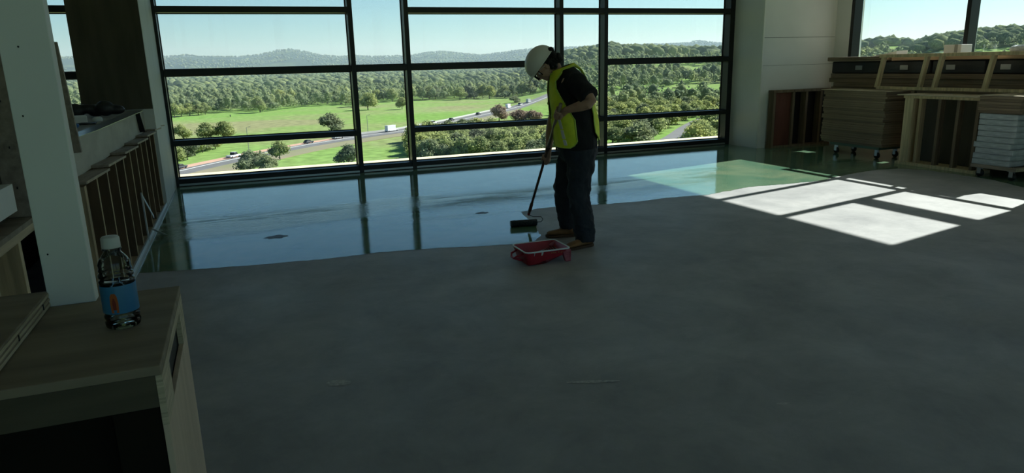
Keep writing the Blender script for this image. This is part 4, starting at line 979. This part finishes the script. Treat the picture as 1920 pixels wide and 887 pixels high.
for q in [(349, 319, 'sedan', dc, 'dark sedan at the far left end of the highway'), (440, 298, 'pickup', wc, 'white pickup truck on the pinkish highway section'), (586, 271, 'sedan', dc, 'dark car on the highway right of the roadside tree'),
          (644, 262, 'suv', sc_, 'silver car just left of the second mullion'), (714, 247, 'truck', wc, 'white box truck in the narrow second bay'), (816, 234, 'suv', wc, 'white car by the barrier in the middle bay'), (853, 227, 'sedan', dc, 'dark car behind the white one by the barrier'),
          (900, 217, 'sedan', dc, 'small dark car further up the highway'), (957, 204, 'truck', wc, 'white truck near the far bend of the highway'), (972, 200, 'suv', wc, 'white van close behind the far white truck'), (986, 197, 'truck', sc_, 'pale truck leading at the far bend')]:
    car(*q)
# light pole and posts
def pole_at(u, v, h, label):
    p = ground_point(u, v, LV); b = MB(); b.tube([(p.x, p.y, LV), (p.x, p.y, LV+h), (p.x+1.5, p.y, LV+h+.3)], [.14, .10, .08], 8); o = b.build('light_pole', M['steel'], None); tag(o, label, 'pole')
pole_at(467, 284, 9, 'thin light pole beside the pink highway section'); pole_at(690, 249, 8, 'thin light pole in the narrow second bay'); pole_at(1305, 232, 7, 'utility pole beside the side road'); pole_at(1335, 232, 7.5, 'right-hand utility pole near the window edge')

# --- farm sheds
for (u, v, L_, W_, H_, nm, mm) in [(838, 160, 42, 14, 5, 'long white-roofed farm building beyond the woods', M['white']), (810, 156, 18, 10, 4, 'smaller pale shed left of the long farm building', sc_)]:
    p = ground_point(u, v, -26); h = float(terrain_h(p.x, p.y)); f = empty('farm_building', (p.x, p.y, h), -.25, nm, 'building')
    b = MB(); b.box(-L_/2, L_/2, -W_/2, W_/2, -2, H_); b.build('wall', mat('shed_wall', (.45, .44, .40), .8), f)
    b = MB(); b.prism([(-W_/2-.5, H_), (W_/2+.5, H_), (0, H_+3)], Matrix.Translation((-L_/2-.5, 0, 0)) @ Matrix.Rotation(PI/2, 4, 'Z') @ Matrix.Rotation(PI/2, 4, 'X'), L_+1); b.build('roof', mm, f)

# --- trees
def leafmat(name, c1, c2, c3):
    m, n, b = new_mat(name); L = n.links
    g = n.nodes.new('ShaderNodeNewGeometry'); oi = n.nodes.new('ShaderNodeObjectInfo')
    a = n.nodes.new('ShaderNodeTexNoise'); a.inputs['Scale'].default_value = .045; a.inputs['Detail'].default_value = 3; L.new(g.outputs['Position'], a.inputs[0])
    a2 = n.nodes.new('ShaderNodeTexNoise'); a2.inputs['Scale'].default_value = .7; a2.inputs['Detail'].default_value = 3; L.new(g.outputs['Position'], a2.inputs[0])
    r = n.nodes.new('ShaderNodeValToRGB'); L.new(a.outputs[0], r.inputs[0]); e = r.color_ramp.elements
    e[0].position = .36; e[0].color = c1+(1,); e[1].position = .52; e[1].color = c2+(1,); x = e.new(.66); x.color = c3+(1,)
    r2 = n.nodes.new('ShaderNodeValToRGB'); L.new(a2.outputs[0], r2.inputs[0]); r2.color_ramp.elements[0].position = .3; r2.color_ramp.elements[0].color = (.65, .65, .65, 1); r2.color_ramp.elements[1].position = .7; r2.color_ramp.elements[1].color = (1.3, 1.3, 1.2, 1)
    mx = n.nodes.new('ShaderNodeMixRGB'); mx.blend_type = 'MULTIPLY'; mx.inputs[0].default_value = 1; L.new(r.outputs[0], mx.inputs[1]); L.new(r2.outputs[0], mx.inputs[2])
    L.new(mx.outputs[0], b.inputs['Base Color']); b.inputs['Roughness'].default_value = 1; b.inputs['Specular IOR Level'].default_value = 0
    t = n.nodes.new('ShaderNodeBsdfTranslucent'); L.new(mx.outputs[0], t.inputs[0]); ms = n.nodes.new('ShaderNodeMixShader'); ms.inputs[0].default_value = .5
    out = n.nodes['Material Output']; L.new(b.outputs[0], ms.inputs[1]); L.new(t.outputs[0], ms.inputs[2]); L.new(ms.outputs[0], out.inputs['Surface'])
    return m
M['leaf'] = leafmat('oak_leaves', (.27, .31, .16), (.36, .40, .18), (.45, .47, .19))
M['leaf2'] = leafmat('grey_green_leaves', (.20, .23, .16), (.25, .28, .18), (.30, .33, .18))
M['leaf3'] = leafmat('budding_brown_leaves', (.32, .24, .20), (.36, .28, .23), (.33, .30, .20))
M['far_leaf'] = leafmat('woodland_leaves', (.20, .25, .16), (.27, .32, .18), (.37, .41, .20))
M['bark'] = mat('oak_bark', (.10, .08, .06), .95, var=.3, scale=2)
def tree_meshes(seed, leaf):
    r = np.random.default_rng(seed); cs = []; nb = 9
    for i in range(nb):
        a = r.uniform(0, 2*PI); d = r.uniform(.0, .34)*(1 if i else 0); z = r.uniform(.36, .78)
        cs.append((d*math.cos(a), d*math.sin(a), z-.55*d, r.uniform(.19, .27)))
    V_, F_ = [], []
    n = 1500
    for k in range(n):
        c = cs[k % nb]; v = r.normal(size=3); v /= np.linalg.norm(v); q = np.array(c[:3])+v*c[3]*r.uniform(.72, 1.15)*np.array((1, 1, .85))
        nn = v+r.normal(size=3)*.5; nn /= np.linalg.norm(nn); t = np.cross(nn, r.normal(size=3)); t /= np.linalg.norm(t); u = np.cross(nn, t)
        s = r.uniform(.022, .046); i0 = len(V_)
        V_ += [q+t*s, q+u*s*.8, q-t*s, q-u*s*.9]; F_.append((i0, i0+1, i0+2, i0+3))
    b = MB(); b.v = [tuple(x) for x in V_]; b.f = F_; b.m = [0]*n
    for c in cs: b.ell(c[:3], (c[3]*.72, c[3]*.72, c[3]*.6), None, 10, 7)
    fo = b.build('foliage', leaf)
    b = MB(); b.tube([(0, 0, -.03), (.01, 0, .15), (0, .01, .35), (.02, 0, .6)], [.030, .024, .02, .008], 8)
    for c in cs[1:6]: b.tube([(0, 0, .28), (c[0]*.5, c[1]*.5, .38), (c[0], c[1], c[2])], [.014, .010, .004], 6)
    tr_ = b.build('trunk', M['bark'])
    return fo, tr_
protos = {}
for key, leaf, seed in (('a', M['leaf'], 1), ('b', M['leaf'], 2), ('c', M['leaf2'], 3), ('d', M['leaf3'], 4), ('e', M['leaf2'], 5), ('f', M['leaf'], 6)):
    e = empty('oak_tree', (0, 0, 0)); fo, tk = tree_meshes(seed, leaf); fo.parent = e; tk.parent = e; protos[key] = e
used = set()
def tree(key, x, y, h, wd, label, group=None, z=None):
    o = protos[key] if key not in used else copy_tree(protos[key]); used.add(key)
    zz = float(terrain_h(x, y)) if z is None else z
    o.location = (x, y, zz-.1); o.scale = (wd/.9, wd/.9, h/.98); o.rotation_euler.z = random.uniform(0, 6.28)
    tag(o, label, 'tree', group); return o
def tpx(key, u, v, h, wd, label, group=None):
    p = ground_point(u, v, LV); tree(key, p.x, p.y, h, wd, label, group)
named = [('a', 525, 299, 7.5, 6.8, 'round green tree standing beside the highway in the left bay'), ('c', 622, 249, 10.5, 12.5, 'large dark oak alone in the meadow above the highway'),
         ('e', 470, 326, 8.0, 10, 'wide grey-green bush rising above the ledge left of the roadside tree'), ('e', 503, 326, 6.5, 7, 'right shoulder bush of the clump above the ledge'),
         ('c', 655, 310, 7.5, 8, 'dark green tree at the foot of the second mullion'), ('f', 488, 211, 13.5, 12, 'tallest oak on the near edge of the grove over the meadow'),
         ('a', 385, 215, 10, 9, 'round oak at the right end of the left-hand row in the meadow'), ('b', 420, 262, 9.5, 11, 'spreading oak above the lower transom at left, right one of the clump'),
         ('a', 392, 264, 9.5, 11, 'spreading oak above the lower transom at left, middle one of the clump'), ('f', 345, 262, 8, 9, 'bright green oak by the left jamb above the lower transom'),
         ('d', 936, 227, 9.5, 9, 'brownish budding tree right of centre by the highway'), ('d', 975, 233, 8, 11, 'left of two brown budding bushes in front of the worker'), ('d', 998, 235, 8, 10, 'right of two brown budding bushes in front of the worker'),
         ('c', 868, 238, 4.5, 9, 'low dark bush under the highway in the middle bay'), ('c', 965, 194, 6, 10, 'small dark bush above the far highway bend'),
         ('a', 754, 205, 10, 9, 'single oak seen at the right of the narrow second bay'), ('b', 690, 206, 14, 13, 'large oak at the left of the narrow second bay')]
for q in named: tpx(*q)
for (u, v, h, wd), nm in zip([(372, 216, 9, 10), (356, 217, 10, 11), (340, 219, 9.5, 9), (328, 221, 11, 9)], ('second', 'third', 'fourth', 'fifth')): tpx(random.choice('abf'), u, v, h, wd, 'round oak at the left meadow edge, %s from the right of its row' % nm, 'row of oaks at the left meadow edge')
ORDN = 'first second third fourth fifth sixth seventh eighth ninth tenth eleventh twelfth thirteenth fourteenth fifteenth sixteenth seventeenth eighteenth nineteenth twentieth twenty-first twenty-second twenty-third twenty-fourth twenty-fifth twenty-sixth twenty-seventh twenty-eighth twenty-ninth thirtieth'.split()
for k, (u, v, h, wd) in enumerate(sorted([(340, 300, 8, 8), (352, 300, 8.5, 7), (366, 292, 7.5, 7), (380, 286, 6.5, 8), (332, 306, 7, 7), (392, 282, 5, 6), (404, 279, 5, 6), (337, 288, 6, 7)])):
    tpx(random.choice('abe'), u, v, h, wd, 'leafy tree in the far-left clump under the lower transom, %s from the left' % ORDN[k], 'clump below the transom at far left')
for i in range(22):
    u = 450+i*14.2+random.uniform(-4, 4); v = 197-(u-400)*.016+random.uniform(-6, 4)
    if 470 < u < 510: v -= 4
    tpx(random.choice('abcef'), u, v, random.uniform(9, 13), random.uniform(9, 13), 'oak fronting the woods behind the left meadow, %s from the left' % ORDN[i], 'oaks fronting the woods behind the meadow')
for i in range(16):
    u = 790+i*14.5+random.uniform(-4, 4); v = 187-(i*.5)+random.uniform(-3, 3)
    tpx(random.choice('abce'), u, v, random.uniform(11, 15), random.uniform(10, 14), 'tall oak lining the meadow in the middle bay, %s from the left' % ORDN[i], 'tree line behind the middle meadow')
def scatter(n, az0, az1, r0, r1, mind, cond=None):
    out = []; tries = 0; cell = {}
    while len(out) < n and tries < n*30:
        tries += 1; az = math.radians(random.uniform(az0, az1)); rr_ = math.sqrt(random.uniform(r0*r0, r1*r1)); x, y = rr_*math.sin(az), rr_*math.cos(az)
        if cond and not cond(x, y): continue
        k = (int(x//mind), int(y//mind)); ok = True
        for dx in (-1, 0, 1):
            for dy in (-1, 0, 1):
                for q in cell.get((k[0]+dx, k[1]+dy), ()):
                    if (q[0]-x)**2+(q[1]-y)**2 < mind*mind: ok = False
        if ok: cell.setdefault(k, []).append((x, y)); out.append((x, y))
    return out
sidev = [(p.x, p.y) for p in side]
def offroad(x, y): return all((x-a)**2+(y-b_)**2 > 81 for a, b_ in sidev) and min((x-p.x)**2+(y-p.y)**2 for p in cl) > 20**2
ranked = []
def place(x, y):
    az = math.degrees(math.atan2(x, y)); q = math.hypot(x, y)
    return az, q
for x, y in scatter(110, 13.2, 25.5, 222, 292, 5.6, offroad):
    az, q = place(x, y); col = 'left' if az < 17 else ('central' if az < 21 else 'right'); row = 'front' if q < 240 else ('middle' if q < 265 else 'rear')
    tk = tree(random.choice('aaffe'), x, y, random.uniform(6.5, 10), random.uniform(8, 10.5), '%s-row grove oak in the %s third of the middle bay' % (row, col), 'grove beyond the ledge, %s %s part' % (row, col)); ranked.append(tk)
clear = lambda x, y: offroad(x, y) and mnoise.noise(Vector((x*.014, y*.014, 5))) > -.16
for x, y in scatter(150, 25.5, 40.5, 232, 430, 8.5, clear):
    az, q = place(x, y); col = 'narrow fourth bay' if az < 29 else ('left half of the wide right bay' if az < 34 else 'right half of the wide right bay'); row = 'near' if q < 290 else ('mid-distance' if q < 360 else 'farther')
    tk = tree(random.choice('abcfeaf'), x, y, random.uniform(7, 11), random.uniform(8.5, 12), '%s slope oak seen through the %s' % (row, col), '%s slope oaks in the %s' % (row, col)); ranked.append(tk)
for g_ in sorted({t_['group'] for t_ in ranked}):
    row_ = sorted([t_ for t_ in ranked if t_['group'] == g_], key=lambda t_: math.atan2(t_.location.x, t_.location.y))
    for k, t_ in enumerate(row_):
        if len(row_) > 1 and k < len(ORDN): t_['label'] = t_['label']+', %s from left' % ORDN[k]
# --- distant woodland, one uncountable mass
def ico(sub):
    bm = bmesh.new(); bmesh.ops.create_icosphere(bm, subdivisions=sub, radius=1); V_ = np.array([v.co[:] for v in bm.verts]); F_ = np.array([[v.index for v in f.verts] for f in bm.faces]); bm.free(); return V_, F_
def crowd(name, pts, sub, hr, wr, seed, m, lumps=3, cards=0):
    r = np.random.default_rng(seed); V0, F0 = ico(sub); variants = []
    for k in range(8):
        nn = np.array([mnoise.noise(Vector(v*1.9+np.array([k*7.7, 0, 0])))+.6*mnoise.noise(Vector(v*4.5+np.array([k*3.1, 9, 0]))) for v in V0]); variants.append(V0*(1+.42*nn[:, None]))
    VV, FF = [], []; base = 0
    P_ = np.array(pts); Z = terrain_h(P_[:, 0], P_[:, 1])
    for i in range(len(P_)):
        h = r.uniform(*hr); wd = r.uniform(*wr)
        for l in range(lumps):
            v = variants[r.integers(8)]; a = r.uniform(0, 6.28); ca, sa = math.cos(a), math.sin(a)
            sc1 = wd*.5*(.62 if lumps > 1 else (.56 if cards else 1)); ox, oy = (r.uniform(-.25, .25, 2)*wd if lumps > 1 else (0, 0)); oz = h*(.58 if lumps == 1 else r.uniform(.42, .70))
            q = np.empty_like(v); q[:, 0] = (v[:, 0]*ca-v[:, 1]*sa)*sc1+P_[i, 0]+ox; q[:, 1] = (v[:, 0]*sa+v[:, 1]*ca)*sc1+P_[i, 1]+oy
            q[:, 2] = v[:, 2]*h*(.30 if lumps > 1 else (.33 if cards else .45))+Z[i]+oz; VV.append(q); FF.append(F0+base); base += len(v)
        if cards:
            nc = cards; d = r.normal(size=(nc, 3)); d /= np.linalg.norm(d, axis=1)[:, None]; ls = r.uniform(-.26, .26, (5, 2)); kk = r.integers(5, size=nc)
            c = np.stack([P_[i, 0]+ls[kk, 0]*wd+d[:, 0]*wd*.30, P_[i, 1]+ls[kk, 1]*wd+d[:, 1]*wd*.30, Z[i]+h*(.58-.25*np.abs(ls[kk, 0])-.25*np.abs(ls[kk, 1]))+d[:, 2]*h*.30], 1)
            nn = d+r.normal(size=(nc, 3))*.55; t = np.cross(nn, r.normal(size=(nc, 3))); t /= np.linalg.norm(t, axis=1)[:, None]; u2 = np.cross(nn, t); u2 /= np.linalg.norm(u2, axis=1)[:, None]
            sz = r.uniform(.35, .8, (nc, 1))*(wd/10)
            # each leaf clump as two triangles
            q = np.stack([c+t*sz, c+u2*sz*.85, c-t*sz, c-u2*sz*.8], 1).reshape(-1, 3); b0 = base+np.arange(nc)*4
            VV.append(q); FF.append(np.concatenate([np.stack([b0, b0+1, b0+2], 1), np.stack([b0, b0+2, b0+3], 1)])); base += nc*4
    return np_mesh(name, np.concatenate(VV), np.concatenate(FF), m, False)
gap = lambda f, t, s: (lambda x, y: mnoise.noise(Vector((x*f, y*f, s))) > t)
pts = scatter(2300, -12, 26, 560, 1000, 8.5, lambda x, y: mnoise.noise(Vector((x*.008, y*.008, 1))) > -.28+.0 and not (math.degrees(math.atan2(x, y)) > 10 and math.hypot(x, y) < 640))
pts += scatter(2500, 26, 62, 380, 900, 8.5, lambda x, y: (math.degrees(math.atan2(x, y)) > 40.5 or math.hypot(x, y) > 425) and offroad(x, y) and mnoise.noise(Vector((x*.010, y*.010, 2))) > -.12)
o = crowd('woodland', pts, 1, (6, 15), (6.5, 14), 3, M['far_leaf'], 1, 150); tag(o, 'uncountable woodland beyond the meadow and on the near slopes', 'woodland', kind='stuff')
pts = scatter(3600, -14, 27, 1000, 2600, 13, gap(.0045, -.12, 3)); pts += scatter(4200, 25, 64, 880, 2100, 11, gap(.005, -.16, 4))
pts += scatter(5500, -16, 45, 2600, 6100, 22, gap(.0016, -.2, 6))
o = crowd('distant_woodland', pts, 1, (10, 15), (13, 20), 4, M['far_leaf'], 1); tag(o, 'far woods covering the hills to the skyline', 'woodland', kind='stuff')
# cattle in the meadow
for i, (u, v) in enumerate([(432, 219), (575, 197), (584, 196), (596, 197), (606, 194), (614, 195), (640, 196), (566, 198)]):
    p = ground_point(u, v, LV); b = MB()
    b.ell((0, 0, 1.0), (1.05, .36, .42), None, 12, 8); b.tube([(.9, 0, 1.1), (1.25, 0, .9), (1.5, 0, .75)], [.25, .17, .13], 8)
    for sx in (-.7, .7):
        for sy in (-.2, .2): b.tube([(sx, sy, .9), (sx+.03, sy, .45), (sx, sy, 0)], [.13, .08, .07], 6)
    b.tube([(-1.0, 0, 1.2), (-1.12, 0, .6)], .04, 5)
    o = b.build('cow', M['black'], None, True, loc=(p.x, p.y, LV-.05), rot=(0, 0, random.uniform(0, 6))); tag(o, 'dark cow grazing alone in the left of the meadow' if i == 0 else 'dark cow in the loose herd in front of the oaks, %s from left' % ['', 'second', 'third', 'fourth', 'fifth', 'sixth', 'seventh', 'first'][i], 'cow', 'cows in the meadow')
# valley haze
HAZE = 1/8500.0
if HAZE:
    b = MB(); b.box(-3500, 9000, 330, 9500, -60, 260); m = bpy.data.materials.new('valley_haze'); m.use_nodes = True; n = m.node_tree; n.nodes.clear()
    vo = n.nodes.new('ShaderNodeVolumeScatter'); vo.inputs['Color'].default_value = (.66, .86, 1, 1); vo.inputs['Density'].default_value = HAZE; vo.inputs['Anisotropy'].default_value = .2
    oo = n.nodes.new('ShaderNodeOutputMaterial'); n.links.new(vo.outputs[0], oo.inputs['Volume'])
    o = b.build('valley_haze', m); tag(o, 'thin bluish haze filling the valley', 'haze', kind='stuff')
